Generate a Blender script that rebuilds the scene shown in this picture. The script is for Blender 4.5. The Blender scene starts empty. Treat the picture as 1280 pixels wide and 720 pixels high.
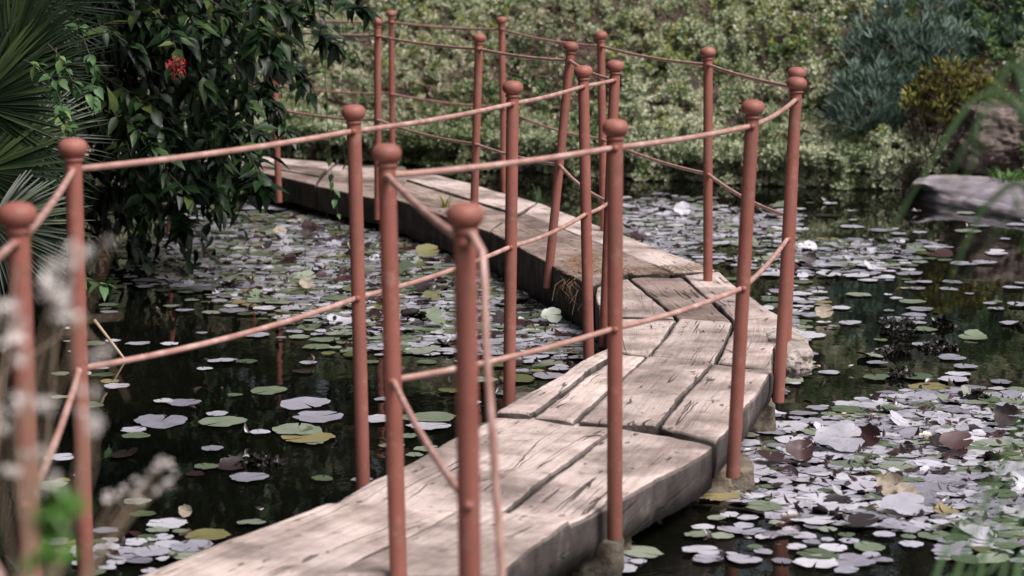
import bpy, math, random
import numpy as np
from mathutils import Vector, Matrix, noise
R = math.radians
rnd = random.Random(7)
rng = np.random.default_rng(7)
S = bpy.context.scene
COL = S.collection

# ------------------------------------------------------------------ camera
F, HOR, EYE = 2800.0, -73.0, 1.555        # focal length in pixels of a 1280 picture, horizon row, eye height over the deck
PITCH = math.atan((360 - HOR) / F)
WATER = -0.22
cam = bpy.data.objects.new('camera', bpy.data.cameras.new('camera'))
COL.objects.link(cam); S.camera = cam
cam.location = (0, 0, EYE); cam.rotation_euler = (R(90) - PITCH, 0, 0)
cam.data.sensor_width = 36; cam.data.lens = 36 * F / 1280
cam.data.clip_start = 0.05; cam.data.clip_end = 2000
cam.data.dof.use_dof = True; cam.data.dof.focus_distance = 8.9; cam.data.dof.aperture_fstop = 3.6

# ------------------------------------------------------------------ sky, sun, exposure
SUN_EL, SUN_AZ = R(56), R(132)            # azimuth measured clockwise from +Y
W = bpy.data.worlds.new('World'); S.world = W; W.use_nodes = True
nt = W.node_tree; nt.nodes.clear()
sky = nt.nodes.new('ShaderNodeTexSky'); sky.sky_type = 'NISHITA'; sky.sun_disc = False
sky.sun_elevation = SUN_EL; sky.sun_rotation = SUN_AZ
sky.air_density = 1.2; sky.dust_density = 6; sky.ozone_density = 1.5
hs = nt.nodes.new('ShaderNodeHueSaturation'); hs.inputs['Saturation'].default_value = 0.5
bg = nt.nodes.new('ShaderNodeBackground'); bg.inputs['Strength'].default_value = 0.07
wo = nt.nodes.new('ShaderNodeOutputWorld')
nt.links.new(sky.outputs[0], hs.inputs['Color']); nt.links.new(hs.outputs[0], bg.inputs[0]); nt.links.new(bg.outputs[0], wo.inputs[0])
sl = bpy.data.lights.new('sun', 'SUN'); sl.energy = 4.1; sl.angle = R(32); sl.color = (1, .94, .93)
sun = bpy.data.objects.new('sun', sl); COL.objects.link(sun)
sdir = Vector((math.sin(SUN_AZ) * math.cos(SUN_EL), math.cos(SUN_AZ) * math.cos(SUN_EL), math.sin(SUN_EL)))
sun.rotation_euler = sdir.to_track_quat('Z', 'Y').to_euler()
S.view_settings.view_transform = 'Standard'; S.view_settings.look = 'None'
S.view_settings.exposure = 0.34; S.view_settings.gamma = 1

# ------------------------------------------------------------------ helpers
_cp, _sp = math.cos(PITCH), math.sin(PITCH)
def ray(px, py):
    a, b = px - 640, 360 - py
    return Vector((a, F * _cp + b * _sp, -F * _sp + b * _cp))
def at(px, py, z=0.0):
    d = ray(px, py); t = (z - EYE) / d.z
    return Vector((d.x * t, d.y * t, z))
def atd(px, py, D):
    d = ray(px, py); t = D / d.y
    return Vector((d.x * t, D, EYE + d.z * t))
def project(p):
    y = p[1] * _cp - (p[2] - EYE) * _sp; u = p[1] * _sp + (p[2] - EYE) * _cp
    return 640 + F * p[0] / y, 360 - F * u / y, y

def tag(o, label=None, cat=None, group=None, kind=None):
    if label: o['label'] = label
    if cat: o['category'] = cat
    if group: o['group'] = group
    if kind: o['kind'] = kind
    return o
def empty(name, loc, label, cat, group=None):
    o = bpy.data.objects.new(name, None); COL.objects.link(o); o.location = loc
    o.empty_display_size = .1
    return tag(o, label, cat, group)
def mesh_np(name, V, Fq, mat, parent=None, smooth=True, uv=None):
    """V (n,3) world coordinates, Fq list/array of faces"""
    me = bpy.data.meshes.new(name)
    if isinstance(Fq, np.ndarray):
        k = Fq.shape[1]
        me.vertices.add(len(V)); me.vertices.foreach_set('co', np.asarray(V, dtype=np.float32).ravel())
        me.loops.add(Fq.size); me.loops.foreach_set('vertex_index', Fq.astype(np.int32).ravel())
        me.polygons.add(len(Fq)); me.polygons.foreach_set('loop_start', np.arange(0, Fq.size, k, dtype=np.int32))
        me.update(calc_edges=True)
    else:
        me.from_pydata([tuple(v) for v in V], [], Fq)
    if uv is not None:
        l = me.uv_layers.new(name='UVMap')
        idx = np.zeros(len(me.loops), dtype=np.int32); me.loops.foreach_get('vertex_index', idx)
        l.data.foreach_set('uv', np.asarray(uv, dtype=np.float32)[idx].ravel())
    me.polygons.foreach_set('use_smooth', [smooth] * len(me.polygons))
    me.materials.append(mat)
    o = bpy.data.objects.new(name, me); COL.objects.link(o)
    if parent:
        o.parent = parent; o.matrix_parent_inverse = Matrix.Translation(-Vector(parent.location))
    return o
class MB:
    def __init__(s): s.v = []; s.f = []
    def add(s, v, f):
        b = len(s.v); s.v += [tuple(p) for p in v]; s.f += [tuple(i + b for i in q) for q in f]
    def tube(s, pts, r, n=8, cap=True):
        pts = [Vector(p) for p in pts]; rr = r if isinstance(r, (list, tuple)) else [r] * len(pts)
        v = []; f = []; prev = None
        for i, p in enumerate(pts):
            t = (pts[min(i + 1, len(pts) - 1)] - pts[max(i - 1, 0)]).normalized()
            a = prev if prev else (Vector((0, 0, 1)) if abs(t.z) < .9 else Vector((1, 0, 0)))
            u = (a - t * a.dot(t)).normalized(); w = t.cross(u); prev = u
            for k in range(n):
                th = 2 * math.pi * k / n
                v.append(p + (u * math.cos(th) + w * math.sin(th)) * rr[i])
        for i in range(len(pts) - 1):
            for k in range(n):
                f.append((i * n + k, i * n + (k + 1) % n, (i + 1) * n + (k + 1) % n, (i + 1) * n + k))
        if cap:
            f.append(tuple(range(n))[::-1]); f.append(tuple((len(pts) - 1) * n + k for k in range(n)))
        s.add(v, f)
    def lathe(s, base, axis, prof, n=20):
        q = Vector((0, 0, 1)).rotation_difference(Vector(axis).normalized())
        v = []; f = []
        for (r, h) in prof:
            for k in range(n):
                th = 2 * math.pi * k / n
                v.append(Vector(base) + q @ Vector((r * math.cos(th), r * math.sin(th), h)))
        for i in range(len(prof) - 1):
            for k in range(n):
                f.append((i * n + k, i * n + (k + 1) % n, (i + 1) * n + (k + 1) % n, (i + 1) * n + k))
        f.append(tuple(range(n))[::-1]); f.append(tuple((len(prof) - 1) * n + k for k in range(n)))
        s.add(v, f)
    def build(s, name, mat, parent=None, smooth=True):
        return mesh_np(name, s.v, s.f, mat, parent, smooth)

# ---------------------------------------------------- materials
def newmat(name):
    m = bpy.data.materials.new(name); m.use_nodes = True
    n = m.node_tree; p = n.nodes['Principled BSDF']
    return m, n, p
def ramp(n, fac, stops):
    c = n.nodes.new('ShaderNodeValToRGB'); e = c.color_ramp.elements
    while len(e) < len(stops): e.new(.5)
    for k, (pos, col) in enumerate(stops):
        e[k].position = pos; e[k].color = (*col, 1) if len(col) == 3 else col
    n.links.new(fac, c.inputs[0]); return c.outputs[0]
def nz(n, scale, detail=4, vec=None, rough=.55, dist=0):
    t = n.nodes.new('ShaderNodeTexNoise'); t.inputs['Scale'].default_value = scale; t.inputs['Detail'].default_value = detail
    t.inputs['Roughness'].default_value = rough; t.inputs['Distortion'].default_value = dist
    if vec is None:
        g = n.nodes.new('ShaderNodeNewGeometry'); vec = g.outputs['Position']
    n.links.new(vec, t.inputs['Vector']); return t.outputs['Fac']
def mixc(n, fac, a, b, mode='MIX'):
    m = n.nodes.new('ShaderNodeMix'); m.data_type = 'RGBA'; m.blend_type = mode
    for inp, val in ((m.inputs[0], fac), (m.inputs[6], a), (m.inputs[7], b)):
        if isinstance(val, bpy.types.NodeSocket): n.links.new(val, inp)
        elif isinstance(val, (tuple, list)): inp.default_value = (*val, 1)
        else: inp.default_value = val
    return m.outputs[2]
def bump(n, p, h, strength=.4, dist=.01, prev=None):
    b = n.nodes.new('ShaderNodeBump'); b.inputs['Strength'].default_value = strength; b.inputs['Distance'].default_value = dist
    n.links.new(h, b.inputs['Height'])
    if prev: n.links.new(prev, b.inputs['Normal'])
    n.links.new(b.outputs[0], p.inputs['Normal']); return b.outputs[0]
def mathn(n, op, a, b=0.0):
    m = n.nodes.new('ShaderNodeMath'); m.operation = op
    for i, v in enumerate((a, b)):
        if isinstance(v, bpy.types.NodeSocket): n.links.new(v, m.inputs[i])
        else: m.inputs[i].default_value = v
    return m.outputs[0]

def mat_leaf(name, stops, zone_scale=1.2, rough=.5, island=.5, trans=0.0, zone=None):
    """leaf colour: random per leaf mixed with broad patches"""
    m, n, p = newmat(name)
    g = n.nodes.new('ShaderNodeNewGeometry')
    f1 = nz(n, zone_scale, 6, None, .7)
    f1 = mathn(n, 'MULTIPLY_ADD', mathn(n, 'SUBTRACT', f1, .5), 2.2); n.nodes[-1]
    f1n = f1.node; f1n.inputs[2].default_value = .5
    k = n.nodes.new('ShaderNodeMix'); k.data_type = 'FLOAT'; k.inputs[0].default_value = island
    n.links.new(f1, k.inputs[2]); n.links.new(g.outputs['Random Per Island'], k.inputs[3])
    c = ramp(n, k.outputs[0], stops)
    n.links.new(c, p.inputs['Base Color']); p.inputs['Roughness'].default_value = rough
    p.inputs['Specular IOR Level'].default_value = .3
    if trans:
        out = n.nodes['Material Output']; tr = n.nodes.new('ShaderNodeBsdfTranslucent'); mx = n.nodes.new('ShaderNodeMixShader')
        mx.inputs[0].default_value = trans; n.links.new(c, tr.inputs[0]); n.links.new(p.outputs[0], mx.inputs[1]); n.links.new(tr.outputs[0], mx.inputs[2])
        n.links.new(mx.outputs[0], out.inputs[0])
    return m
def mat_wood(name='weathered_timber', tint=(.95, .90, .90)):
    m, n, p = newmat(name)
    uv = n.nodes.new('ShaderNodeUVMap')
    def mp(sx, sy):
        q = n.nodes.new('ShaderNodeMapping'); q.inputs['Scale'].default_value = (sx, sy, 1); n.links.new(uv.outputs[0], q.inputs[0]); return q.outputs[0]
    oi = n.nodes.new('ShaderNodeObjectInfo')
    grain = nz(n, 1, 6, mp(1.6, 40), .72, .5)
    fine = nz(n, 1, 4, mp(14, 190), .6, .3)
    blot = nz(n, 2.6, 5, None, .6)
    spots = nz(n, 14, 4, None, .7)
    base = ramp(n, grain, [(.24, (.34, .285, .255)), (.38, (.54, .475, .435)), (.52, (.64, .575, .535)), (.75, (.76, .70, .665))])
    b2 = ramp(n, blot, [(.35, (.24, .21, .20)), (.45, (.56, .51, .49)), (.56, (1, .96, .95))])
    c = mixc(n, .8, base, b2, 'MULTIPLY')
    ftint = ramp(n, fine, [(.3, (.6, .56, .53)), (.5, (1, 1, 1))])
    c = mixc(n, .55, c, ftint, 'MULTIPLY')
    sp = ramp(n, spots, [(.57, (0, 0, 0)), (.70, (1, 1, 1))])
    c = mixc(n, mathn(n, 'MULTIPLY', sp, .55), c, (.13, .115, .10))
    kn = ramp(n, nz(n, 1, 3, mp(9, 22), .5, .4), [(.655, (0, 0, 0)), (.685, (1, 1, 1))])
    c = mixc(n, mathn(n, 'MULTIPLY', kn, .8), c, (.05, .04, .035))
    # long drying cracks
    crk = nz(n, 1, 2, mp(.55, 13), .5, .5)
    ck = mathn(n, 'ABSOLUTE', mathn(n, 'SUBTRACT', crk, .5))
    ckm = ramp(n, ck, [(0.0, (1, 1, 1)), (.004, (1, 1, 1)), (.011, (0, 0, 0))])
    gate = ramp(n, nz(n, 3.2, 2), [(.48, (0, 0, 0)), (.54, (1, 1, 1))])
    ckm = mathn(n, 'MULTIPLY', ckm, gate)
    c = mixc(n, mathn(n, 'MULTIPLY', ckm, .85), c, (.035, .028, .024))
    # vertical faces: grey stain, darkened further to paint in the shade of the sides
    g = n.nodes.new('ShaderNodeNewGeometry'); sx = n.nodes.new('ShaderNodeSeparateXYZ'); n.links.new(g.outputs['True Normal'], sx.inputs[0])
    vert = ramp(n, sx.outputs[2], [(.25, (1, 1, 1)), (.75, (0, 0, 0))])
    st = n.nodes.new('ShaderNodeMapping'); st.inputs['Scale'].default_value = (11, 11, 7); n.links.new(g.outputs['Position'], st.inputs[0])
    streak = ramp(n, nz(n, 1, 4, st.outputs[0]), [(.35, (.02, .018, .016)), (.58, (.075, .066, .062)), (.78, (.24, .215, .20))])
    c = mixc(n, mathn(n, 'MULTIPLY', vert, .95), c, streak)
    rv = mathn(n, 'MULTIPLY_ADD', oi.outputs['Random'], .3); rv.node.inputs[2].default_value = .78
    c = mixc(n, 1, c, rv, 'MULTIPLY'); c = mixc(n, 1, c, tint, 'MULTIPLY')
    n.links.new(c, p.inputs['Base Color']); p.inputs['Roughness'].default_value = .82; p.inputs['Specular IOR Level'].default_value = .3
    b = bump(n, p, grain, .4, .010); b = bump(n, p, fine, .25, .003, b); b = bump(n, p, blot, .5, .03, b)
    inv = mathn(n, 'MULTIPLY', ckm, -1); b = bump(n, p, inv, .8, .008, b)
    b = bump(n, p, spots, .3, .006, b)
    return m
def mat_paint():
    m, n, p = newmat('rust_red_paint')
    a = nz(n, 9, 4); c = ramp(n, a, [(.3, (.225, .075, .055)), (.55, (.275, .096, .072)), (.8, (.32, .122, .094))])
    s = ramp(n, nz(n, 60, 3), [(.66, (0, 0, 0)), (.72, (1, 1, 1))])
    gate = ramp(n, nz(n, 5, 2), [(.52, (0, 0, 0)), (.6, (1, 1, 1))])
    c = mixc(n, mathn(n, 'MULTIPLY', mathn(n, 'MULTIPLY', s, gate), .8), c, (.10, .04, .03))
    g2 = ramp(n, nz(n, 22, 5, None, .7), [(.56, (0, 0, 0)), (.72, (1, 1, 1))]); c = mixc(n, mathn(n, 'MULTIPLY', g2, .45), c, (.42, .27, .22))
    g3 = ramp(n, nz(n, 4.5, 6, None, .75), [(.46, (0, 0, 0)), (.66, (1, 1, 1))]); c = mixc(n, mathn(n, 'MULTIPLY', g3, .62), c, (.13, .055, .04))
    n.links.new(c, p.inputs['Base Color']); p.inputs['Roughness'].default_value = .62
    bump(n, p, nz(n, 120, 2), .12, .003)
    return m
def mat_cable():
    m, n, p = newmat('rail_paint')
    c = ramp(n, nz(n, 18, 3), [(.3, (.30, .15, .12)), (.55, (.42, .25, .215)), (.75, (.55, .38, .34))])
    n.links.new(c, p.inputs['Base Color']); p.inputs['Roughness'].default_value = .42
    bump(n, p, nz(n, 140, 2), .2, .003)
    return m
def mat_rock(name, cols, sc=3.0):
    m, n, p = newmat(name)
    a = nz(n, sc, 8, None, .65); c = ramp(n, a, [(.3, cols[0]), (.5, cols[1]), (.7, cols[2])])
    cr = ramp(n, nz(n, sc * 4, 5, None, .7), [(.35, (.35, .33, .32)), (.5, (1, 1, 1))])
    c = mixc(n, .7, c, cr, 'MULTIPLY')
    n.links.new(c, p.inputs['Base Color']); p.inputs['Roughness'].default_value = .85
    bump(n, p, nz(n, sc * 5, 8, None, .7), .8, .03)
    return m
def mat_ledge():
    m, n, p = newmat('layered_ledge_rock')
    g = n.nodes.new('ShaderNodeNewGeometry'); q = n.nodes.new('ShaderNodeMapping'); q.inputs['Scale'].default_value = (1.2, 1.2, 22)
    n.links.new(g.outputs['Position'], q.inputs[0])
    c = ramp(n, nz(n, 1, 5, q.outputs[0], .6, .6), [(.3, (.07, .055, .055)), (.43, (.17, .145, .16)), (.56, (.24, .215, .245)), (.7, (.42, .33, .29))])
    n.links.new(c, p.inputs['Base Color']); p.inputs['Roughness'].default_value = .6
    bump(n, p, nz(n, 9, 6), .5, .02); return m
def mat_soil():
    m, n, p = newmat('dark_soil')
    c = ramp(n, nz(n, 6, 8, None, .7), [(.3, (.02, .016, .012)), (.5, (.05, .038, .026)), (.7, (.095, .07, .05))])
    n.links.new(c, p.inputs['Base Color']); p.inputs['Roughness'].default_value = .95
    bump(n, p, nz(n, 30, 6), .8, .03); return m
def mat_water():
    m, n, p = newmat('pond_water')
    c = ramp(n, nz(n, .9, 3), [(.3, (.0015, .002, .0015)), (.7, (.005, .005, .003))])
    n.links.new(c, p.inputs['Base Color']); p.inputs['Roughness'].default_value = .015; p.inputs['IOR'].default_value = 1.333
    g = n.nodes.new('ShaderNodeNewGeometry'); q = n.nodes.new('ShaderNodeMapping'); q.inputs['Scale'].default_value = (1, .55, 1)
    n.links.new(g.outputs['Position'], q.inputs[0])
    b = bump(n, p, nz(n, 9, 2, q.outputs[0]), .05, .01)
    bump(n, p, nz(n, 38, 2, q.outputs[0]), .03, .004, b)
    return m
def mat_pad(name, stops, rough=.3, both=None):
    m, n, p = newmat(name)
    g = n.nodes.new('ShaderNodeNewGeometry'); oi = n.nodes.new('ShaderNodeObjectInfo')
    r = mathn(n, 'FRACT', mathn(n, 'ADD', g.outputs['Random Per Island'], oi.outputs['Random']))
    k = n.nodes.new('ShaderNodeMix'); k.data_type = 'FLOAT'; k.inputs[0].default_value = .35
    n.links.new(r, k.inputs[2]); n.links.new(nz(n, 16, 4), k.inputs[3])
    c = ramp(n, k.outputs[0], stops)
    sp = ramp(n, nz(n, 70, 4), [(.62, (0, 0, 0)), (.68, (1, 1, 1))])
    c = mixc(n, mathn(n, 'MULTIPLY', sp, .5), c, (.07, .045, .03))
    if both: c = mixc(n, g.outputs['Backfacing'], c, both)
    n.links.new(c, p.inputs['Base Color']); p.inputs['Roughness'].default_value = rough; p.inputs['Specular IOR Level'].default_value = .75
    p.inputs['Coat Weight'].default_value = .35; p.inputs['Coat Roughness'].default_value = .22
    bump(n, p, nz(n, 45, 3), .25, .004)
    return m
def mat_plain(name, col, rough=.6, var=.25, sc=12, trans=0):
    m, n, p = newmat(name)
    c = ramp(n, nz(n, sc, 4), [(.3, tuple(v * (1 - var) for v in col)), (.7, tuple(min(1, v * (1 + var)) for v in col))])
    n.links.new(c, p.inputs['Base Color']); p.inputs['Roughness'].default_value = rough
    return m

M = dict(
    wood=mat_wood(), shaded_greywood=mat_wood('shaded_weathered_timber', (.50, .44, .42)), paint=mat_paint(), cable=mat_cable(), soil=mat_soil(), water=mat_water(), ledge=mat_ledge(),  # second timber: greyer weathered wood with some of the tree's shade painted in
    rock=mat_rock('grey_brown_rock', [(.04, .03, .027), (.12, .09, .08), (.21, .165, .15)], 3),
    stone=mat_rock('tan_support_stone', [(.05, .042, .03), (.14, .115, .085), (.27, .22, .16)], 7),
    paletimber=mat_rock('pale_timber_end', [(.20, .165, .145), (.42, .36, .32), (.56, .5, .455)], 5),
    peach=mat_rock('peach_boulder', [(.30, .2, .16), (.55, .38, .31), (.68, .53, .46)], 5),
    bark=mat_plain('dark_bark', (.055, .042, .033), .9, .4),
    twig=mat_plain('dry_twig', (.20, .13, .105), .9, .4),
    tree=mat_leaf('glossy_shaded_leaf', [(.2, (.003, .007, .003)), (.5, (.006, .015, .006)), (.85, (.013, .03, .010)), (.97, (.03, .045, .012))], 1.5, .48, .7, .0),  # crown leaves: shade between the branches painted in as near-black green
    spray=mat_leaf('outer_glossy_lit_leaf', [(.2, (.004, .011, .004)), (.5, (.011, .028, .009)), (.8, (.034, .068, .022)), (.96, (.11, .13, .03))], 1.5, .42, .75, .08),  # outer leaves of the same tree, brighter to paint in the light on them
    backtree=mat_leaf('distant_leaf', [(.2, (.012, .025, .009)), (.6, (.028, .05, .016)), (.9, (.07, .085, .03))], 1, .5, .6, .1),
    sage=mat_leaf('sage_groundcover', [(.12, (.09, .13, .045)), (.32, (.20, .26, .12)), (.55, (.39, .43, .28)), (.8, (.62, .62, .47)), (.95, (.46, .43, .20))], 1.1, .65, .2, .12),
    pale=mat_leaf('pale_groundcover', [(.1, (.28, .28, .15)), (.5, (.56, .53, .38)), (.85, (.72, .67, .52))], 1.3, .65, .25, .12),
    lime=mat_leaf('yellow_green_groundcover', [(.1, (.08, .11, .02)), (.5, (.22, .25, .05)), (.9, (.42, .40, .10))], 1.4, .6, .5, .12),
    deepgreen=mat_leaf('deep_green_groundcover', [(.1, (.03, .065, .02)), (.5, (.065, .125, .035)), (.9, (.13, .2, .07))], 1.4, .55, .5, .08),
    blue=mat_leaf('blue_green_succulent', [(.1, (.035, .065, .048)), (.5, (.09, .145, .115)), (.9, (.20, .27, .225))], 2, .55, .55, .05),
    rust=mat_leaf('bronze_shrub', [(.1, (.05, .03, .015)), (.45, (.12, .10, .03)), (.75, (.24, .26, .05)), (.95, (.36, .40, .07))], 3, .6, .5, .08),
    palm=mat_leaf('palm_blade', [(.1, (.003, .008, .003)), (.5, (.010, .021, .007)), (.85, (.045, .068, .022)), (.97, (.15, .14, .04))], 2, .4, .6, .08),
    vine=mat_leaf('vine_leaf', [(.1, (.03, .075, .025)), (.6, (.065, .14, .05)), (.95, (.18, .26, .07))], 3, .5, .6, .15),
    bright=mat_plain('fresh_green_leaf', (.07, .17, .025), .5, .3),
    blade=mat_plain('grass_blade', (.075, .14, .055), .5, .3),
    straw=mat_plain('pale_stem', (.36, .27, .19), .8, .3),
    fluff=mat_plain('white_fluff', (.74, .69, .66), .9, .1),
    red=mat_plain('red_petal', (.30, .01, .018), .45, .4),
    pad_green=mat_pad('lily_pad_green', [(.15, (.05, .075, .035)), (.5, (.13, .165, .105)), (.85, (.27, .30, .235))], .34, (.03, .013, .013)),
    pad_grey=mat_pad('lily_pad_grey', [(.15, (.16, .155, .19)), (.5, (.33, .32, .375)), (.85, (.56, .545, .60))], .36, (.03, .013, .013)),
    pad_gold=mat_pad('lily_pad_gold', [(.15, (.06, .07, .02)), (.5, (.13, .13, .05)), (.85, (.26, .21, .10))], .35, (.03, .013, .013)),
    pad_maroon=mat_pad('lily_pad_maroon', [(.15, (.009, .005, .005)), (.5, (.020, .008, .009)), (.85, (.05, .016, .015))], .38, (.03, .013, .013)),
    pad_cream=mat_plain('withered_lily_leaf', (.24, .20, .15), .7, .45, 40),
    muck=mat_plain('pond_debris', (.025, .022, .02), .35, .5, 30),
    needles=mat_plain('dry_needles', (.26, .16, .09), .9, .3),
)

# ------------------------------------------------------------------ ground and water
POND = np.array([(-2.6, 4.1), (-3.0, 5.2), (-2.95, 8), (-3.0, 11), (-3.4, 13.6), (-4.6, 16.4), (-5, 19.3), (-2.6, 18.9), (-1.2, 18.2), (0, 17.4), (1.1, 16.8), (2.07, 16.3),
                 (3.0, 16.1), (3.9, 15.5), (5.2, 14.2), (6.4, 12), (7.4, 8), (6.6, 3.8), (3, 2.9), (1.2, 2.8), (.3, 3.5), (-1.4, 3.8)])
def pond_sd(x, y):
    """signed distance to the shore, positive on land"""
    x = np.asarray(x, float); y = np.asarray(y, float)
    d = np.full(x.shape, 1e9); ins = np.zeros(x.shape, bool)
    n = len(POND)
    for i in range(n):
        ax, ay = POND[i]; bx, by = POND[(i + 1) % n]
        ex, ey = bx - ax, by - ay; t = np.clip(((x - ax) * ex + (y - ay) * ey) / (ex * ex + ey * ey), 0, 1)
        d = np.minimum(d, np.hypot(x - ax - t * ex, y - ay - t * ey))
        c = (ay > y) != (by > y)
        with np.errstate(divide='ignore', invalid='ignore'):
            xi = ax + (y - ay) * (bx - ax) / (by - ay)
        ins ^= c & (x < xi)
    return np.where(ins, -d, d)
def height(x, y):
    d = pond_sd(x, y)
    back = 1 / (1 + np.exp(-(y - 12.5) * 1.6))
    step = np.clip(d / .1, 0, 1) * .30
    rise = back * np.minimum(np.maximum(d, 0) * .78, 2.2 + .05 * np.maximum(d - 2.8, 0)) + (1 - back) * np.minimum(np.maximum(d, 0) * .35, .38)
    h = np.where(d < 0, -.32 - np.minimum(-d * .8, .7), -.32 + step + rise)
    lump = .07 * np.sin(x * 3.1 + np.sin(y * 2.2) * 1.3) * np.sin(y * 2.7 + 1.1 * np.sin(x * 1.9)) + .04 * np.sin(x * 7.3 + y * 3.1) * np.sin(y * 6.1 - x * 2.2)
    return h + np.where(d > .15, lump * back * np.clip(d * 3, 0, 1), 0)
def axis(lo, hi, st, far):
    a = np.arange(lo, hi + 1e-6, st); e = np.array([1, 3, 8, 20, 60, 200, 500.])
    return np.concatenate([(lo - e[::-1]), a, hi + e])
xs = axis(-7, 9, .1, 500); ys = axis(-2, 24, .1, 500)
X, Y = np.meshgrid(xs, ys, indexing='ij'); Z = height(X, Y)
V = np.stack([X.ravel(), Y.ravel(), Z.ravel()], 1)
nx, ny = len(xs), len(ys); I = np.arange(nx * ny).reshape(nx, ny)
Fg = np.stack([I[:-1, :-1].ravel(), I[1:, :-1].ravel(), I[1:, 1:].ravel(), I[:-1, 1:].ravel()], 1)
tag(mesh_np('ground', V, Fg, M['soil']), kind='structure')
wv = [(-5.6, 2.0, WATER), (8, 2.0, WATER), (8, 19.8, WATER), (-5.6, 19.8, WATER)]
tag(mesh_np('water', wv, [(0, 1, 2, 3)], M['water'], smooth=False), kind='structure')

# ------------------------------------------------------------------ timber bridge
bridge = empty('footbridge', at(760, 480), 'weathered timber plank footbridge curving across the lily pond', 'footbridge')
def plank(A0, B0, A1, B1, th, dz, seed, sideL=0, sideR=0, parent=None, mat='wood'):
    """A = left edge, B = right edge; 0 = near end, 1 = far end"""
    ln = ((A1 - A0).length + (B1 - B0).length) / 2
    nu = max(8, int(ln / .022)); wd = ((B0 - A0).length + (B1 - A1).length) / 2; nv = max(5, int(wd / .035))
    gap = .0055
    V = []; UV = []; rows = []
    so = seed * 13.7
    for i in range(nu + 1):
        t = 0 if i == 0 else 1 if i == nu else (.012 / ln if i == 1 else 1 - .012 / ln if i == nu - 1 else (i - 1) / (nu - 2))
        tt = min(max(t, gap / ln), 1 - gap / ln)
        a = A0.lerp(A1, tt); b = B0.lerp(B1, tt); w = (b - a); wl = w.length; w = w / wl
        ja = gap + .012 * noise.noise(Vector((t * ln * 3.1 + so, 1.3, 0))) + .005 * noise.noise(Vector((t * ln * 22 + so, 4.3, 0)))
        jb = gap + .012 * noise.noise(Vector((t * ln * 3.1 + so, 7.7, 0))) + .005 * noise.noise(Vector((t * ln * 22 + so, 9.3, 0)))
        if sideL: ja += .014 * noise.noise(Vector((t * ln * 2 + so, 2, 5)))
        if sideR: jb += .014 * noise.noise(Vector((t * ln * 2 + so, 3, 8)))
        a2 = a + w * ja; b2 = b - w * jb
        wob = .006 * noise.noise(Vector((t * ln * 2.2 + so, 0, 2)))
        endd = -.007 if i in (0, nu) else 0
        row = []
        def put(P, z, v):
            V.append((P.x, P.y, z)); UV.append((t * ln + so, v)); row.append(len(V) - 1)
        tL = th + (.01 * noise.noise(Vector((t * ln * 5 + so, 5, 1)))); 
        v0 = so * .37
        put(a2 + w * .012, dz - tL, v0 - th); put(a2, dz - tL * .55, v0 - th * .6)
        put(a2, dz - .014 + endd, v0 - .014); put(a2 + w * .004, dz - .003 + endd + wob, v0); put(a2 + w * .014, dz + endd + wob, v0 + .014)
        for j in range(1, nv):
            s = j / nv; P = (a2 + w * .014).lerp(b2 - w * .014, s)
            zz = dz + wob + endd + .006 * noise.noise(Vector((P.x * 4, P.y * 4, so))) + .004 * noise.noise(Vector((P.x * 15, P.y * 15, so)))
            put(P, zz, v0 + s * wl)
        put(b2 - w * .014, dz + endd + wob, v0 + wl - .014); put(b2 - w * .004, dz - .003 + endd + wob, v0 + wl); put(b2, dz - .014 + endd, v0 + wl + .014)
        put(b2, dz - tL * .55, v0 + wl + th * .6); put(b2 - w * .012, dz - tL, v0 + wl + th)
        rows.append(row)
    Fc = []; m = len(rows[0])
    for i in range(nu):
        for j in range(m - 1):
            Fc.append((rows[i][j], rows[i][j + 1], rows[i + 1][j + 1], rows[i + 1][j]))
        Fc.append((rows[i][m - 1], rows[i][0], rows[i + 1][0], rows[i + 1][m - 1]))
    Fc.append(tuple(rows[0])[::-1]); Fc.append(tuple(rows[-1]))
    return mesh_np('plank', V, Fc, M[mat], parent, True, UV)
# each section: near joint points and far joint points (left to right), thickness, level
SEC = [
    ([(-480, 1100), (-250, 1110), (0, 1125), (260, 1140)], [(150, 724), (300, 725), (405, 724), (625, 722)], .15, .0),
    ([(150, 724), (400, 724), (625, 722)], [(405, 626), (575, 637), (716, 651)], .15, .004),
    ([(405, 626), (628, 634), (716, 646)], [(619, 512), (770, 527), (896, 550)], .14, -.012),
    ([(617, 517), (664, 520), (720, 527), (823, 533), (898, 554)], [(764, 434), (772, 441), (809, 446), (889, 455), (968, 463)], .12, .008),
    ([(764, 434), (813, 443), (895, 453), (967, 463)], [(752, 393), (847, 396), (918, 401), (978, 396)], .13, -.004),
    ([(746, 393), (847, 396), (916, 399), (978, 396)], [(744, 352), (787, 346), (853, 345), (897, 340)], .22, .0),
    ([(736, 361), (787, 344), (840, 341), (897, 338)], [(612, 292), (640, 276), (655, 268), (672, 254)], .24, .006),
    ([(612, 292), (628, 279), (646, 268), (672, 254)], [(492, 250), (498, 236), (508, 225), (528, 214)], .2, .0),
    ([(490, 250), (497, 236), (508, 225), (528, 214)], [(395, 231), (400, 223), (408, 213), (420, 203)], .16, -.006),
    ([(395, 231), (400, 222), (409, 213), (420, 203)], [(290, 207), (294, 203), (298, 198), (304, 193)], .16, .004),
    ([(290, 207), (304, 193)], [(90, 193), (110, 182)], .14, .0),
]
k = 0
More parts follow.
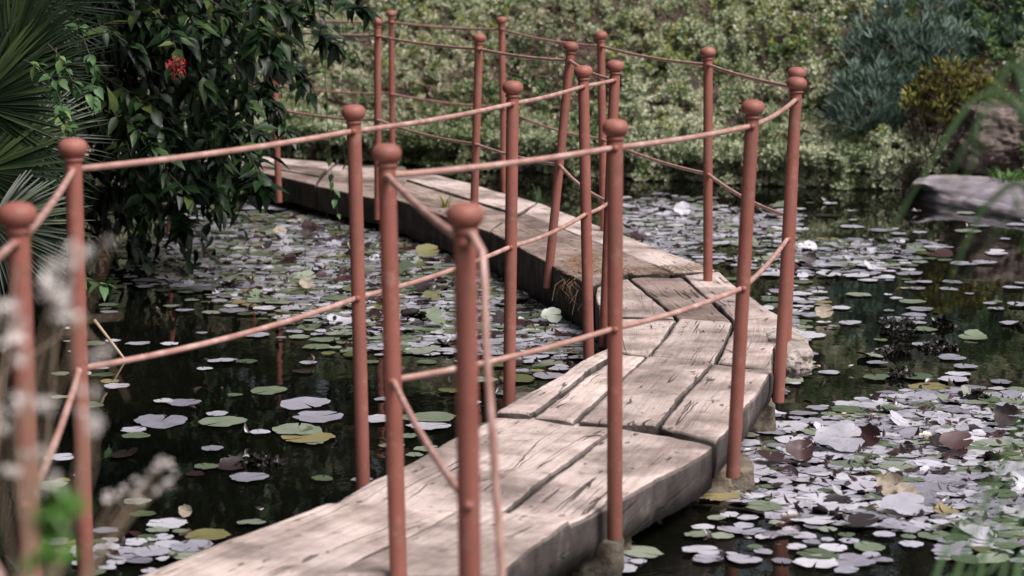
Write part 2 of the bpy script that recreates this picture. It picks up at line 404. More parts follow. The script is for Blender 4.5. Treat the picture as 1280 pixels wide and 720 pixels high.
for si, (near, far, th, dz) in enumerate(SEC):
    sec = mesh_np('deck_section', [(0, 0, 0)], [], M['wood']) if False else None
    for i in range(len(near) - 1):
        k += 1
        plank(at(*near[i]), at(*near[i + 1]), at(*far[i]), at(*far[i + 1]), th + (0 if i in (0, len(near) - 2) else -.02), dz + rnd.uniform(-.009, .009), k, i == 0, i == len(near) - 2, bridge, 'shaded_greywood' if (si >= 8 and i < 2) or (si in (6, 7) and i in (0, 1)) or (si == 5 and i == 1) else 'wood')
# rounded timber end bulging at the bend
def rock_mesh(name, c, r, mat, parent=None, seed=0, sub=4, flat=1, rough=.28, box=0):
    import bmesh
    bm = bmesh.new(); bmesh.ops.create_icosphere(bm, subdivisions=sub, radius=1)
    for v in bm.verts:
        p = v.co.normalized()
        if box:
            mx = max(abs(p.x), abs(p.y), abs(p.z)); p = p.lerp(p / mx, box)
        d = 1 + rough * noise.noise(p * 1.7 + Vector((seed, 0, 0))) + rough * .45 * noise.noise(p * 5 + Vector((seed, 3, 0))) + rough * .35 * noise.noise(p * 11 + Vector((seed, 3, 9))) + rough * .2 * noise.noise(p * 27 + Vector((seed, 3, 9)))
        v.co = Vector((c[0] + p.x * d * r[0], c[1] + p.y * d * r[1], c[2] + p.z * d * r[2]))
    me = bpy.data.meshes.new(name); bm.to_mesh(me); bm.free(); me.materials.append(mat)
    me.polygons.foreach_set('use_smooth', [True] * len(me.polygons))
    o = bpy.data.objects.new(name, me); COL.objects.link(o)
    if parent: o.parent = parent; o.matrix_parent_inverse = Matrix.Translation(-Vector(parent.location))
    return o
for i, (px, py, r) in enumerate([(735, 690, (.11, .16, .075)), (770, 668, (.05, .1, .06)), (905, 595, (.10, .12, .06)), (880, 600, (.09, .1, .07)), (948, 520, (.06, .16, .07)),
                                 (975, 455, (.06, .14, .09)), (600, 700, (.2, .16, .07)), (440, 690, (.2, .2, .07)), (830, 600, (.12, .14, .07)), (700, 520, (.2, .2, .07)), (860, 420, (.22, .25, .07)),
                                 (800, 350, (.3, .25, .06)), (620, 275, (.3, .35, .06)), (450, 222, (.35, .4, .06))]):
    p = at(px - (2 if px > 700 else 0), py, -.19); rock_mesh('support_stone', p, r, M['stone'], bridge, i * 3.1, 4, rough=.09, box=.75)
# rounded end of the outer timber at the bend
p = at(983, 440, -.05); rock_mesh('timber_end', p, (.085, .30, .065), M['paletimber'], bridge, 5.5, 5, rough=.09, box=.5)
# dry needles caught in the joint and weeds growing out of the cracks
nb = MB()
for i in range(260):
    c = at(rnd.gauss(730, 10) if i < 150 else rnd.uniform(730, 890), rnd.gauss(331, 7) if i < 150 else rnd.gauss(341, 2.5), .012)
    a = rnd.uniform(0, 6.28); l = rnd.uniform(.02, .07); c.z += rnd.uniform(0, .02)
    d = Vector((math.cos(a), math.sin(a), rnd.uniform(-.3, .3))) * l; q = Vector((0, 0, rnd.uniform(.005, .02)))
    nb.tube([c - d, c + q, c + d], .0011, 3, False)
for i in range(90):
    c = at(rnd.gauss(728, 12), rnd.gauss(345, 4), .0); 
    nb.tube([c, c + Vector((rnd.uniform(-.04, .04), -.05, -.02)), c + Vector((rnd.uniform(-.06, .06), -.08, rnd.uniform(-.14, -.05)))], .001, 3, False)
tag(nb.build('pine_litter', M['needles']), 'tangle of dry brown needles caught in the bridge joint at the bend', 'plant litter', kind='stuff')

def grass_tuft(name, base, n, h, mat, label, spread=.02, w=.003, lean=.5):
    mb = MB()
    for i in range(n):
        a = rnd.uniform(0, 6.28); l = h * rnd.uniform(.5, 1); d = Vector((math.cos(a), math.sin(a), 0)); s = Vector((-d.y, d.x, 0))
        b = Vector(base) + d * rnd.uniform(0, spread); v = []
        for t in (0, .35, .7, 1):
            c = b + d * (lean * l * t * t) + Vector((0, 0, l * (t - .25 * t * t))); ww = w * (1 - t * .9)
            v += [c - s * ww, c + s * ww]
        mb.add(v, [(0, 1, 3, 2), (2, 3, 5, 4), (4, 5, 7, 6)])
    return tag(mb.build(name, mat), label, 'grass')
grass_tuft('grass_tuft', at(556, 262), 34, .17, M['lime'], 'small bright green grass tuft growing from the far planks of the bridge', .03, .003, .5)
grass_tuft('grass_tuft', at(674, 262, WATER), 22, .26, M['vine'], 'thin green weed rising from the water behind the bridge', .05, .003, .3)

# ------------------------------------------------------------------ railings
# head centre pixel, foot pixel x per 100 px, optional distance
LEFT = [(22, 268, 2, 0), (91, 184, 0, 0), (442, 140, 7, 0), (641, 109, -5, 0), (729, 89, 9, 0), (769, 82, -12, 0), (714, 58, -29, 10.7), (599, 47, -9, 0), (472, 27, -2, 13.4), (340, 20, 5, 14.3), (205, 12, 0, 15.2)]
RIGHT = [(581, 268, 8, 0), (483, 191, 12, 0), (769, 159, 3, 0), (941, 134, -18, 0), (996, 104, -16, 0), (996, 91, -8, 0), (885, 65, 4, 0), (751, 44, 6, 0), (627, 25, 3, 0), (489, 17, 0, 0), (310, 10, 2, 0), (120, 6, 0, 0)]
def railing(spec, label, nearcable):
    rows = []
    for px, py, lean, D in spec:
        if not D: D = F * .505 / (py - HOR)
        top = atd(px, py, D)
        foot = Vector((top.x + (lean) / F * D, D, -.10))
        rows.append((top, foot))
    root = empty('handrail', rows[2][1], label, 'railing')
    for i, (top, foot) in enumerate(rows):
        ax = (top - foot).normalized(); L = (top - foot).length
        mb = MB(); mb.lathe(foot, ax, [(.0212, 0), (.0215, .002), (.0215, L - .05), (.0205, L - .034), (.019, L - .024)], 20)
        post = mb.build('post', M['paint'], root)
        if abs(spec[i][2]) > 25: post['label'] = 'leaning post'
        cb = MB(); b = foot + ax * (L - .03)
        hp = [(.0215, -.006), (.0255, -.003), (.0255, .002), (.021, .004)] + [(.0365 * math.cos(t) ** .7, .0285 + .0245 * math.sin(t)) for t in np.linspace(-1.12, 1.45, 15)] + [(.004, .053)]
        cb.lathe(b, ax, hp, 24); cb.build('ball_cap', M['paint'], post)
        for hz in (1.0, .5):
            ob = MB(); q = foot + ax * (hz + .1)
            ob.lathe(q - Vector((0, .0225, 0)), (0, -1, 0), [(.0085, -.004), (.009, .003), (.006, .006), (.002, .007)], 10)
            ob.build('bolt', M['paint'], post)
    for hz, sag in ((1.0, .006), (.5, .010)):
        pts = []
        P = [f + (t - f).normalized() * (hz + .1) for t, f in rows]
        for a, b in zip(P[:-1], P[1:]):
            sg = sag * (b - a).length * rnd.uniform(.9, 1.6)
            for s in range(10):
                t = s / 10; q = a.lerp(b, t); q.z -= 4 * sg * t * (1 - t); pts.append(q)
        pts.append(P[-1])
        mb = MB(); mb.tube(pts, .0082, 8); mb.build('rail', M['cable'], root)
    if nearcable:
        t, f = rows[0]; a = f + (t - f) * .955; mb = MB()
        tgt = [(590, 292), (603, 315), (606, 360), (607, 430), (614, 520), (622, 640), (630, 760), (640, 900)]
        mb.tube([a] + [atd(x, y, t.y - .03 * q - .03) for q, (x, y) in enumerate(tgt)], .0078, 8); mb.build('loose_rail', M['cable'], root)
    else:
        t, f = rows[0]; mb = MB(); a = f + (t - f) * .96
        mb.tube([a, a + Vector((-.1, -.5, -.12)), a + Vector((-.15, -1.0, -.1))], .0078, 8); mb.build('rail', M['cable'], root)
    return rows
LR = railing(LEFT, 'rust red ball topped post railing along the left edge of the footbridge', False)
RR = railing(RIGHT, 'rust red ball topped post railing along the right edge of the footbridge', True)

# ------------------------------------------------------------------ foliage tools
def leaf_batch(name, P, Dn, N, L, Wd, mat, parent=None, segs=2, fold=.25, droop=.15, shape=(0, .8, 1, .6, 0)):
    """P base points, Dn directions, N up normals (n,3); L lengths, Wd widths. Each leaf = segs*2 quads, folded on its midrib."""
    n = len(P); Dn = Dn / np.linalg.norm(Dn, axis=1, keepdims=True)
    Sd = np.cross(Dn, N); Sd /= np.maximum(np.linalg.norm(Sd, axis=1, keepdims=True), 1e-6); Up = np.cross(Sd, Dn)
    ts = np.linspace(0, 1, segs + 2)
    widths = np.interp(ts, np.linspace(0, 1, len(shape)), shape)
    rings = []
    for t, w in zip(ts, widths):
        c = P + Dn * (L * t)[:, None] - Up * (L * droop * t * t)[:, None]
        ww = (Wd * w * .5)[:, None]
        if w < 1e-3: ww = ww * 0 + 1e-4
        rings.append(np.stack([c - Sd * ww + Up * ww * fold, c, c + Sd * ww + Up * ww * fold], 1))
    V = np.concatenate(rings, 1)            # n, 3*(segs+2), 3
    m = V.shape[1]; f = []
    for i in range(segs + 1):
        a = i * 3; f += [(a, a + 1, a + 4, a + 3), (a + 1, a + 2, a + 5, a + 4)]
    f = np.array(f); Fq = (f[None] + (np.arange(n) * m)[:, None, None]).reshape(-1, 4)
    return mesh_np(name, V.reshape(-1, 3), Fq, mat, parent, True)
def diamonds(name, P, Dn, N, L, Wd, mat):
    Dn = Dn / np.linalg.norm(Dn, axis=1, keepdims=True); Sd = np.cross(Dn, N); Sd /= np.maximum(np.linalg.norm(Sd, axis=1, keepdims=True), 1e-6); Up = np.cross(Sd, Dn)
    L_ = L[:, None]; w = (Wd * .5)[:, None]; m = P + Dn * L_ * .6 + Up * L_ * .06
    V = np.stack([P, m - Sd * w, P + Dn * L_, m + Sd * w], 1).reshape(-1, 3)
    return mesh_np(name, V, np.arange(len(V), dtype=np.int32).reshape(-1, 4), mat, None, False)
def unit(n):
    v = rng.normal(size=(n, 3)); return v / np.linalg.norm(v, axis=1, keepdims=True)
def sprigs(C, Nrm, k, size, spread=.9, jitter=.5):
    """k leaves round each sprig centre C pointing outward and along Nrm"""
    n = len(C); C2 = np.repeat(C, k, 0); N2 = np.repeat(Nrm, k, 0)
    d = unit(n * k) * spread + N2 * .75; d /= np.linalg.norm(d, axis=1, keepdims=True)
    sz = np.repeat(size, k) * rng.uniform(1 - jitter, 1 + jitter, n * k)
    up = unit(n * k) * .5 + N2
    return C2 + d * (sz * .15)[:, None], d, up, sz

# ------------------------------------------------------------------ the far bank
def vnoise(x, y, s, seed=0):
    return np.array([noise.noise(Vector((a * s + seed, b * s, seed * .7))) for a, b in zip(x, y)])
def scatter(n, xr, dr, dens=None):
    """points on the far bank, dr = distance from the shore"""
    x = rng.uniform(*xr, n); y = rng.uniform(14.0, 22.5, n); d = pond_sd(x, y)
    k = (d > dr[0]) & (d < dr[1]); x, y, d = x[k], y[k], d[k]
    if dens is not None:
        p = dens(x, y, d); k = rng.uniform(size=len(x)) < p; x, y, d = x[k], y[k], d[k]
    return x, y, d
def bank_normal(x, y):
    e = .05; hx = (height(x + e, y) - height(x - e, y)) / (2 * e); hy = (height(x, y + e) - height(x, y - e)) / (2 * e)
    n = np.stack([-hx, -hy, np.ones_like(hx)], 1); n[:, 1] -= .5
    return n / np.linalg.norm(n, axis=1, keepdims=True)
def pxy(x, y, z):
    yy = y * _cp - (z - EYE) * _sp; u = y * _sp + (z - EYE) * _cp
    return 640 + F * x / yy, 360 - F * u / yy
def spot(px, py, cx, cy, rx, ry):
    return np.exp(-(((px - cx) / rx) ** 2 + ((py - cy) / ry) ** 2))
ZN = {}
def cover(name, mat, n, densf, leafsize, k, label, seed, hump=.15, asp=.5, drmin=.0, fold=.2, shape=(.1, .8, 1, .7, 0), segs=1, spread=.9, xr=(-5.5, 5.5), drmax=4.2):
    def dens(x, y, d):
        z = height(x, y); u, v = pxy(x, y, z); return np.clip(densf(x, y, d, u, v), 0, 1)
    x, y, d = scatter(n, xr, (drmin, drmax), dens)
    h1 = vnoise(x, y, 2.3, 3); h2 = vnoise(x, y, 6.0, 9); h3 = vnoise(x, y, 14, 5)
    off = hump * (h1 * 1.0 + h2 * .9 + h3 * .7) + rng.uniform(-.07, .03, len(x)) + .04
    keep = rng.uniform(size=len(x)) < np.clip(.85 + h2 * 2.0 + h3 * 2.4, .12, 1)
    x, y, off = x[keep], y[keep], off[keep]
    N = bank_normal(x, y); C = np.stack([x, y, height(x, y)], 1) + N * np.maximum(off, -.02)[:, None]
    C[:, 2] = np.maximum(C[:, 2], WATER + .03)
    P, D, U, sz = sprigs(C, N, k, np.full(len(C), leafsize), spread)
    o = diamonds(name, P, D, U, sz, sz * asp, mat)
    return tag(o, label, 'ground cover', kind='stuff')
nzv = lambda x, y, s, seed: vnoise(x, y, s, seed)
def shrubmask(u, v): return np.clip(1 - 1.3 * spot(u, v, 1150, 110, 120, 85) - 1.2 * spot(u, v, 1215, 20, 120, 55) - spot(u, v, 1260, 170, 60, 60), 0, 1)
twigmask = lambda u, v: np.clip(1.15 * spot(u, v, 700, 90, 70, 70) + .9 * spot(u, v, 520, 120, 60, 60) + .6 * spot(u, v, 860, 20, 70, 25), 0, 1)
cover('ground_cover', M['sage'], 420000, lambda x, y, d, u, v: (.95 + .8 * nzv(x, y, 1.4, 2)) * shrubmask(u, v) * (1 - .93 * twigmask(u, v)) * np.where(d > 1.9, .2, 1), .026, 11, 'grey green matted ground cover all over the far bank', 1)
cover('ground_cover', M['pale'], 200000, lambda x, y, d, u, v: (.5 - 1.6 * nzv(x, y, 1.1, 7) + .5 * (u < 620)) * shrubmask(u, v) * (1 - .9 * twigmask(u, v)) * (v > -60), .024, 12, 'pale cream tipped ground cover in patches on the far bank', 2, hump=.13)
cover('ground_cover', M['lime'], 90000, lambda x, y, d, u, v: (1.2 * spot(u, v, 560, 50, 90, 60) + 1.1 * spot(u, v, 1000, 40, 120, 40) + spot(u, v, 800, 60, 60, 70) + .35 * (nzv(x, y, 1.7, 12) > .12)) * shrubmask(u, v) * (1 - .7 * twigmask(u, v)), .028, 9, 'yellow green creeping patches among the grey ground cover', 3)
cover('ground_cover', M['deepgreen'], 170000, lambda x, y, d, u, v: (.10 + 1.4 * spot(u, v, 1215, 15, 120, 45) + .9 * spot(u, v, 690, 150, 60, 60) + .6 * (nzv(x, y, 1.9, 22) > .1) + .5 * spot(u, v, 460, 70, 60, 40)) * (d < 2.4), .030, 9, 'deep green creeper on the far bank above the blue shrub', 4)
# low plants on the near left bank
n_ = 16000; x = rng.uniform(-7, -2.6, n_); y = rng.uniform(3, 14.5, n_); kk = pond_sd(x, y) > .02; x, y = x[kk], y[kk]
kk = rng.uniform(size=len(x)) < np.clip(.7 + 1.5 * vnoise(x, y, 1.6, 4), .1, 1); x, y = x[kk], y[kk]
C = np.stack([x, y, height(x, y) + rng.uniform(.01, .1, len(x))], 1)
P, D, U, sz = sprigs(C, np.tile(np.array([[0, 0, 1.]]), (len(x), 1)), 8, np.full(len(C), .06))
tag(diamonds('ground_cover', P, D, U, sz, sz * .5, M['deepgreen']), 'low dark green plants under the trees on the left bank', 'ground cover', kind='stuff')
# fringe hanging over the waterline
x = []; y = []
sh = POND[6:13]
for a, b in zip(sh[:-1], sh[1:]):
    L_ = np.hypot(*(b - a)); m = int(L_ * 2000); t = rng.uniform(size=m)
    x.append(a[0] + (b[0] - a[0]) * t); y.append(a[1] + (b[1] - a[1]) * t)
x = np.concatenate(x); y = np.concatenate(y) + rng.uniform(-.13, .3, len(x)) + .05 * vnoise(np.concatenate([x]), np.concatenate([x]), 2.5, 4)
sdv = pond_sd(x, y); hz = np.where(sdv > .02, height(x, y) + rng.uniform(0, .07, len(x)), .09 - rng.uniform(0, 1, len(x)) ** .8 * (.15 + .06 * vnoise(x, y, 4, 3)))
C = np.stack([x, y, hz], 1); N = np.tile(np.array([[0, -.8, .6]]), (len(x), 1))
kp = rng.uniform(size=len(C)) < np.clip(.75 + 1.6 * vnoise(x, y, 3.5, 8) - 2.5 * np.maximum(-C[:, 2] - .04 + .1 * vnoise(x, y, 7, 2), 0), 0, 1); C, N = C[kp], N[kp]
P, D, U, sz = sprigs(C, N, 12, np.full(len(C), .026))
tag(diamonds('ground_cover', P, D, U, sz, sz * .5, M['sage']), 'grey green fringe of ground cover overhanging the dark waterline', 'ground cover', kind='stuff')
# bare twigs
def twigs(n, densf, label, name='dry_twigs'):
    mb = MB(); x, y, d = scatter(n * 6, (-4.5, 4.5), (.05, 2.4), lambda x, y, d: np.clip(densf(*pxy(x, y, height(x, y))), 0, 1))
    x, y = x[:n], y[:n]; N = bank_normal(x, y); z = height(x, y); h1 = vnoise(x, y, 2.3, 3); h2 = vnoise(x, y, 6.0, 9)
    for i in range(len(x)):
        b = Vector((x[i], y[i], z[i])) + Vector(N[i]) * (.02 + max(0, .11 * (h1[i] + .8 * h2[i])))
        l = rnd.uniform(.08, .3); d = Vector((rnd.uniform(-1, 1), rnd.uniform(-.8, .1), rnd.uniform(-.3, 1))).normalized()
        pts = [b]; 
        for s in range(4):
            d = (d + Vector((rnd.uniform(-.5, .5), rnd.uniform(-.5, .3), rnd.uniform(-.55, .35)))).normalized(); pts.append(pts[-1] + d * l / 4)
        mb.tube(pts, [.0032, .0028, .0023, .0018, .001], 3, False)
    return tag(mb.build(name, M['twig']), label, 'twigs', kind='stuff')
twigs(11000, lambda u, v: twigmask(u, v) + .05 + .5 * spot(u, v, 450, 150, 90, 60), 'tangle of bare brown twigs showing through the far bank')

# blue shrub, bronze shrub
def shrub(name, cx, cy, D, rx, ry, n, mat, leaf, asp, k, label, up=1.0, shape=(.4, .9, 1, .7, 0)):
    c = atd(cx, cy, D); sx, sz_ = rx / F * D, ry / F * D
    base = Vector((c.x, c.y + .1, float(height(c.x, c.y)))); root = empty(name, base, label, 'shrub')
    u = unit(n); r = rng.uniform(.55, 1, n) ** .5
    lob = np.array([1 + .75 * noise.noise(Vector(q) * 2.6 + Vector((cx, 0, 0))) for q in u]); r = r * lob
    C = np.stack([c.x + u[:, 0] * r * sx, c.y + u[:, 1] * r * .35, c.z + u[:, 2] * r * sz_], 1)
    g = height(C[:, 0], C[:, 1]); C[:, 2] = np.maximum(C[:, 2], g - .02)
    N = u * .45 + np.array([[0, -.3, up * 1.2]]); N /= np.linalg.norm(N, axis=1, keepdims=True)
    P, Dd, U, s = sprigs(C, N, k, np.full(n, leaf), .55, .3)
    leaf_batch('foliage', P, Dd, U, s, s * asp, mat, root, 2, .3, .05, shape)
    mb = MB()
    for i in range(14):
        e = Vector(C[i * 7]); mb.tube([base, base.lerp(e, .5) + Vector((0, -.04, .03)), e], [.012, .008, .004], 5, False)
    mb.build('stem', M['bark'], root)
    return root
shrub('succulent_shrub', 1130, 70, 16.9, 75, 60, 620, M['blue'], .085, .11, 9, 'blue green shrub of upright narrow leaves high on the right of the far bank')
shrub('succulent_shrub', 1085, 140, 16.5, 44, 56, 400, M['blue'], .085, .11, 9, 'blue green narrow leaved shrub low on the bank beside the bronze bush')
shrub('succulent_shrub', 1215, 65, 17.2, 60, 38, 480, M['blue'], .085, .11, 9, 'blue green shrub behind the bronze bush, topmost right of the far bank')
shrub('bronze_bush', 1190, 125, 16.3, 52, 42, 420, M['rust'], .05, .32, 9, 'bronze and yellow green bush above the boulder on the far bank')
shrub('woody_shrub', 1165, 178, 16.1, 38, 40, 200, M['bark'], .05, .12, 8, 'dark dry woody shrub under the bronze bush', .1)
# little white flowers high in the creeper
c = []
root = MB()
for i in range(26):
    px, py = rnd.uniform(1130, 1280), rnd.uniform(0, 32)
    p = atd(px, py, 18.0); z = float(height(p.x, p.y))
    q = Vector((p.x, p.y, z + .1))
    for a in range(5):
        t = a * 1.257; d = Vector((math.cos(t), -.3, math.sin(t))) * .012; s = Vector((-math.sin(t), 0, math.cos(t))) * .005
        root.add([q, q + d * .5 + s, q + d, q + d * .5 - s], [(0, 1, 2, 3)])
tag(root.build('white_flowers', M['fluff']), 'tiny white flowers dotted over the deep green creeper', 'flowers', kind='stuff')

# boulder and rock ledge at the right
b = atd(1268, 176, 16.0); tag(rock_mesh('boulder', b, (.42, .34, .28), M['rock'], None, 2.2, 6, rough=.2, box=.4), 'rough grey brown boulder above the ledge at the right of the far bank', 'boulder')
b = atd(1216, 190, 15.9); tag(rock_mesh('boulder', b, (.13, .2, .16), M['rock'], None, 6.2, 4, rough=.4), 'small dark boulder left of the big one on the far bank', 'boulder')
ed = [(1128, 236, 244), (1150, 228, 254), (1190, 224, 262), (1235, 226, 270), (1280, 230, 280), (1350, 236, 298), (1420, 240, 310)]
V = []; Fc = []
for i, (px, yt, yb) in enumerate(ed):
    fb = at(px, yb, WATER - .02); bk = at(px, yt, -.08); D = fb.y
    for (yy, z) in ((D, -.5), (D, WATER + .015), (D + .05, WATER + .05), (D + .3 * (bk.y - D), -.145), (D + .35 * (bk.y - D), -.115), (bk.y, -.08), (bk.y + .6, -.05), (bk.y + .65, -.5)):
        V.append((fb.x + (yy - D) * .1, yy, z))
m = 8
for i in range(len(ed) - 1):
    for j in range(m - 1): Fc.append((i * m + j, (i + 1) * m + j, (i + 1) * m + j + 1, i * m + j + 1))
Fc.append(tuple(range(m))); Fc.append(tuple((len(ed) - 1) * m + j for j in range(m))[::-1])
ledge = mesh_np('rock_ledge', V, Fc, M['ledge']); tag(ledge, 'flat grey layered rock ledge meeting the water at the far right', 'rock ledge')
sm = ledge.modifiers.new('sub', 'SUBSURF'); sm.levels = 3; sm.render_levels = 3; sm.subdivision_type = 'CATMULL_CLARK'
tex = bpy.data.textures.new('ledge_noise', 'CLOUDS'); tex.noise_scale = .07
dm = ledge.modifiers.new('disp', 'DISPLACE'); dm.texture = tex; dm.strength = .035; dm.mid_level = .5
grass_tuft('grass_tuft', at(1262, 229, -.09), 150, .14, M['bright'], 'bright green grass tuft on the rock ledge in front of the boulder', .14, .004, .7)

# ------------------------------------------------------------------ trees
def limb(mb, a, b, r0, r1, wig=.12, seg=6):
    pts = []; rr = []; n0 = rnd.uniform(0, 50)
    for i in range(seg + 1):
        t = i / seg; q = Vector(a).lerp(Vector(b), t)
        k_ = math.sin(t * math.pi) * wig * (Vector(b) - Vector(a)).length
        q += Vector((noise.noise(Vector((n0, t * 2, 0))), noise.noise(Vector((n0, t * 2, 5))), noise.noise(Vector((n0, t * 2, 9))))) * k_ * 2
        pts.append(q); rr.append(r0 + (r1 - r0) * t)
    mb.tube(pts, rr, 8, False); return pts
def leaf_tree(name, base, cen, rad, nbr, perbr, leaf, mat, label, group=None, hollow=.35, asp=.45, droop=.5, limbs=8, parts=True, dark=None):
    root = empty(name, base, label, 'tree', group); cen = Vector(cen)
    mb = MB(); fork = Vector(base).lerp(cen, .45); limb(mb, base, fork, .13, .09)
    ends = []
    for i in range(limbs):
        d = Vector(unit(1)[0]); d.z = abs(d.z) * .8 - .2
        e = cen + Vector((d.x * rad[0], d.y * rad[1], d.z * rad[2])) * .7; pts = limb(mb, fork, e, .07, .015); ends += pts[2:]
    mb.build('trunk', M['bark'], root)
    u = unit(nbr); lob = np.array([1 + .35 * noise.noise(Vector(q) * 2.1 + cen) + .2 * noise.noise(Vector(q) * 5 + cen) for q in u])
    r = rng.uniform(hollow, 1, nbr) ** .6 * lob
    C = np.array(cen)[None] + u * r[:, None] * np.array(rad)[None]
    # branchlets carrying their leaves alternately
    bd = u * .9 + unit(nbr) * .6; bd[:, 2] -= droop; bd /= np.linalg.norm(bd, axis=1, keepdims=True)
    bl = leaf * rng.uniform(2.5, 4.5, nbr)
    t = np.tile(np.linspace(.1, 1, perbr), nbr); C2 = np.repeat(C, perbr, 0); B2 = np.repeat(bd, perbr, 0); L2 = np.repeat(bl, perbr)
    P = C2 + B2 * (t * L2)[:, None]; P[:, 2] -= (t ** 2) * L2 * .35
    ok = P[:, 2] > WATER + .06
    D = B2 * .7 + unit(len(P)) * .8; D[:, 2] -= droop * .6
    U = np.array([[0, 0, 1.]]) + unit(len(P)) * .55
    sz = leaf * rng.uniform(.6, 1.25, len(P))
    crown = leaf_batch('crown', P[ok], D[ok], U[ok], sz[ok], sz[ok] * asp, mat, root, 3, .3, .25, (.05, .75, 1, .75, .35, 0))
    tb = MB()
    st = max(1, nbr // 700)
    for i in range(0, nbr, st):
        a = Vector(C[i]); b_ = a + Vector(bd[i]) * float(bl[i]); m_ = a.lerp(b_, .5); b_.z -= bl[i] * .35; tb.tube([a - Vector(bd[i]) * .15, m_, b_], [.004, .003, .0015], 4, False)
    tb.build('branches', M['bark'], root)
    return root, C
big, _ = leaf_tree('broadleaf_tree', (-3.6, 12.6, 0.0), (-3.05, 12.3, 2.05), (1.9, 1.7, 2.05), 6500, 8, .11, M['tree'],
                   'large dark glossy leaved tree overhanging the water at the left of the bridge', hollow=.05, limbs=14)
# extra drooping sprays reaching over the bridge end, parts of the same tree
def spray(parent, pts, n, leaf, mat, name='branch', stemmat=None, asp=.45, r=.005, splay=.9):
    mb = MB(); P_ = [Vector(p) for p in pts]; mb.tube(P_, [r * (1 - .7 * i / (len(P_) - 1)) for i in range(len(P_))], 5, False)
    br = mb.build(name, stemmat or M['bark'], parent)
    t = np.sort(rng.uniform(.05, 1, n)); Q = np.array([list(p) for p in P_]); s = t * (len(Q) - 1); i0 = np.minimum(s.astype(int), len(Q) - 2); f = (s - i0)[:, None]
    P = Q[i0] * (1 - f) + Q[i0 + 1] * f; D = (Q[i0 + 1] - Q[i0]); D /= np.linalg.norm(D, axis=1, keepdims=True)
    D = D * .6 + unit(n) * splay; D[:, 2] -= .25; U = np.array([[0, -.3, 1.]]) + unit(n) * .4
    sz = leaf * rng.uniform(.65, 1.2, n)
    leaf_batch('leaves', P, D, U, sz, sz * asp, mat, br, 3, .3, .25, (.05, .75, 1, .75, .35, 0))
    return br
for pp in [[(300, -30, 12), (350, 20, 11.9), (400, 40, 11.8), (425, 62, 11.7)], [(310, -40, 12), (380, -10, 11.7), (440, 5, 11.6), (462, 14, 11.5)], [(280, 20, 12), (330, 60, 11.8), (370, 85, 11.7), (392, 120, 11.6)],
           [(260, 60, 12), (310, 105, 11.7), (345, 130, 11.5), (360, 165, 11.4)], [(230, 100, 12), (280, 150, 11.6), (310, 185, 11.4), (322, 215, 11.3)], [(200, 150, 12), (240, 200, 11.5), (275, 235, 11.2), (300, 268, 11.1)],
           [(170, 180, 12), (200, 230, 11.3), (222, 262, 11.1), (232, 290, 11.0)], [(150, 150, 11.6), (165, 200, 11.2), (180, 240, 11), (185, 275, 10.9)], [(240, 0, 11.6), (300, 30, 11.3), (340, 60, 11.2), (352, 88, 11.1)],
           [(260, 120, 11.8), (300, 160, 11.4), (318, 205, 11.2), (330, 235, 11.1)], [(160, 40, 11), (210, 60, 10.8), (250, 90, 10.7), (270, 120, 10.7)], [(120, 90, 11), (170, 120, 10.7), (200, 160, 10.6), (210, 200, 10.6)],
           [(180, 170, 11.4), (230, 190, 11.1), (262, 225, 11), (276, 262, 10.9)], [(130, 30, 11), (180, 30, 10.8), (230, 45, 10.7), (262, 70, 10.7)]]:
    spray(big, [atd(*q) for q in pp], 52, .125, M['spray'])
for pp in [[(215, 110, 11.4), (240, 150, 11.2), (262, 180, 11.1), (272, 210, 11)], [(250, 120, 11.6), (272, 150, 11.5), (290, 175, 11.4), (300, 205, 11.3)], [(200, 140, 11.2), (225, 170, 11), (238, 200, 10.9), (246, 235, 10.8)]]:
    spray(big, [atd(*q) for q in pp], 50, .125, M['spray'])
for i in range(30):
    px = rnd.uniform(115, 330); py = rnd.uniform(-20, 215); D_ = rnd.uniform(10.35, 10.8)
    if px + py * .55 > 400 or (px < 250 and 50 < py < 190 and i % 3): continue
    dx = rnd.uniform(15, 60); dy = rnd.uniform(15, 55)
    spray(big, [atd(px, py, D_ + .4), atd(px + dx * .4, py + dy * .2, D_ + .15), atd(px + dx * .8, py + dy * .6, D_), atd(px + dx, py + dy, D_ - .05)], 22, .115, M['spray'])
# red flower cluster
fc = atd(221, 80, 10.15); fb = MB()
for i in range(150):
    d = Vector(unit(1)[0]); c = fc + Vector((d.x * .038, d.y * .038, d.z * .048)) * rnd.uniform(.4, 1); l = rnd.uniform(.007, .015); s = Vector(unit(1)[0]) * .005
    fb.add([c, c + d * l * .5 + s, c + d * l, c + d * l * .5 - s], [(0, 1, 2, 3)])
    if i % 4 == 0: fb.tube([c, c - Vector((0, 0, .03)) + d * .012], .0014, 4)
fb.build('flower_cluster', M['red'], big)
for i, (x, y, cz, rx) in enumerate([(-5.6, 11.0, 3.6, 2.3), (-5.4, 7.0, 3.8, 2.2), (-6.2, 13.8, 4.6, 2.4)]):  # unseen trees added to block light from the left and darken the water
    leaf_tree('broadleaf_tree', (x, y, 0), (x, y, cz), (rx, rx, 3.4), 1300, 7, .2, M['tree'],
              ['added tall dark tree directly behind the fan palm, out of view', 'added tall dark tree on the near left bank, out of view', 'added tall dark tree behind the overhanging glossy tree, out of view'][i], 'added trees on the left bank', hollow=.2, limbs=7)
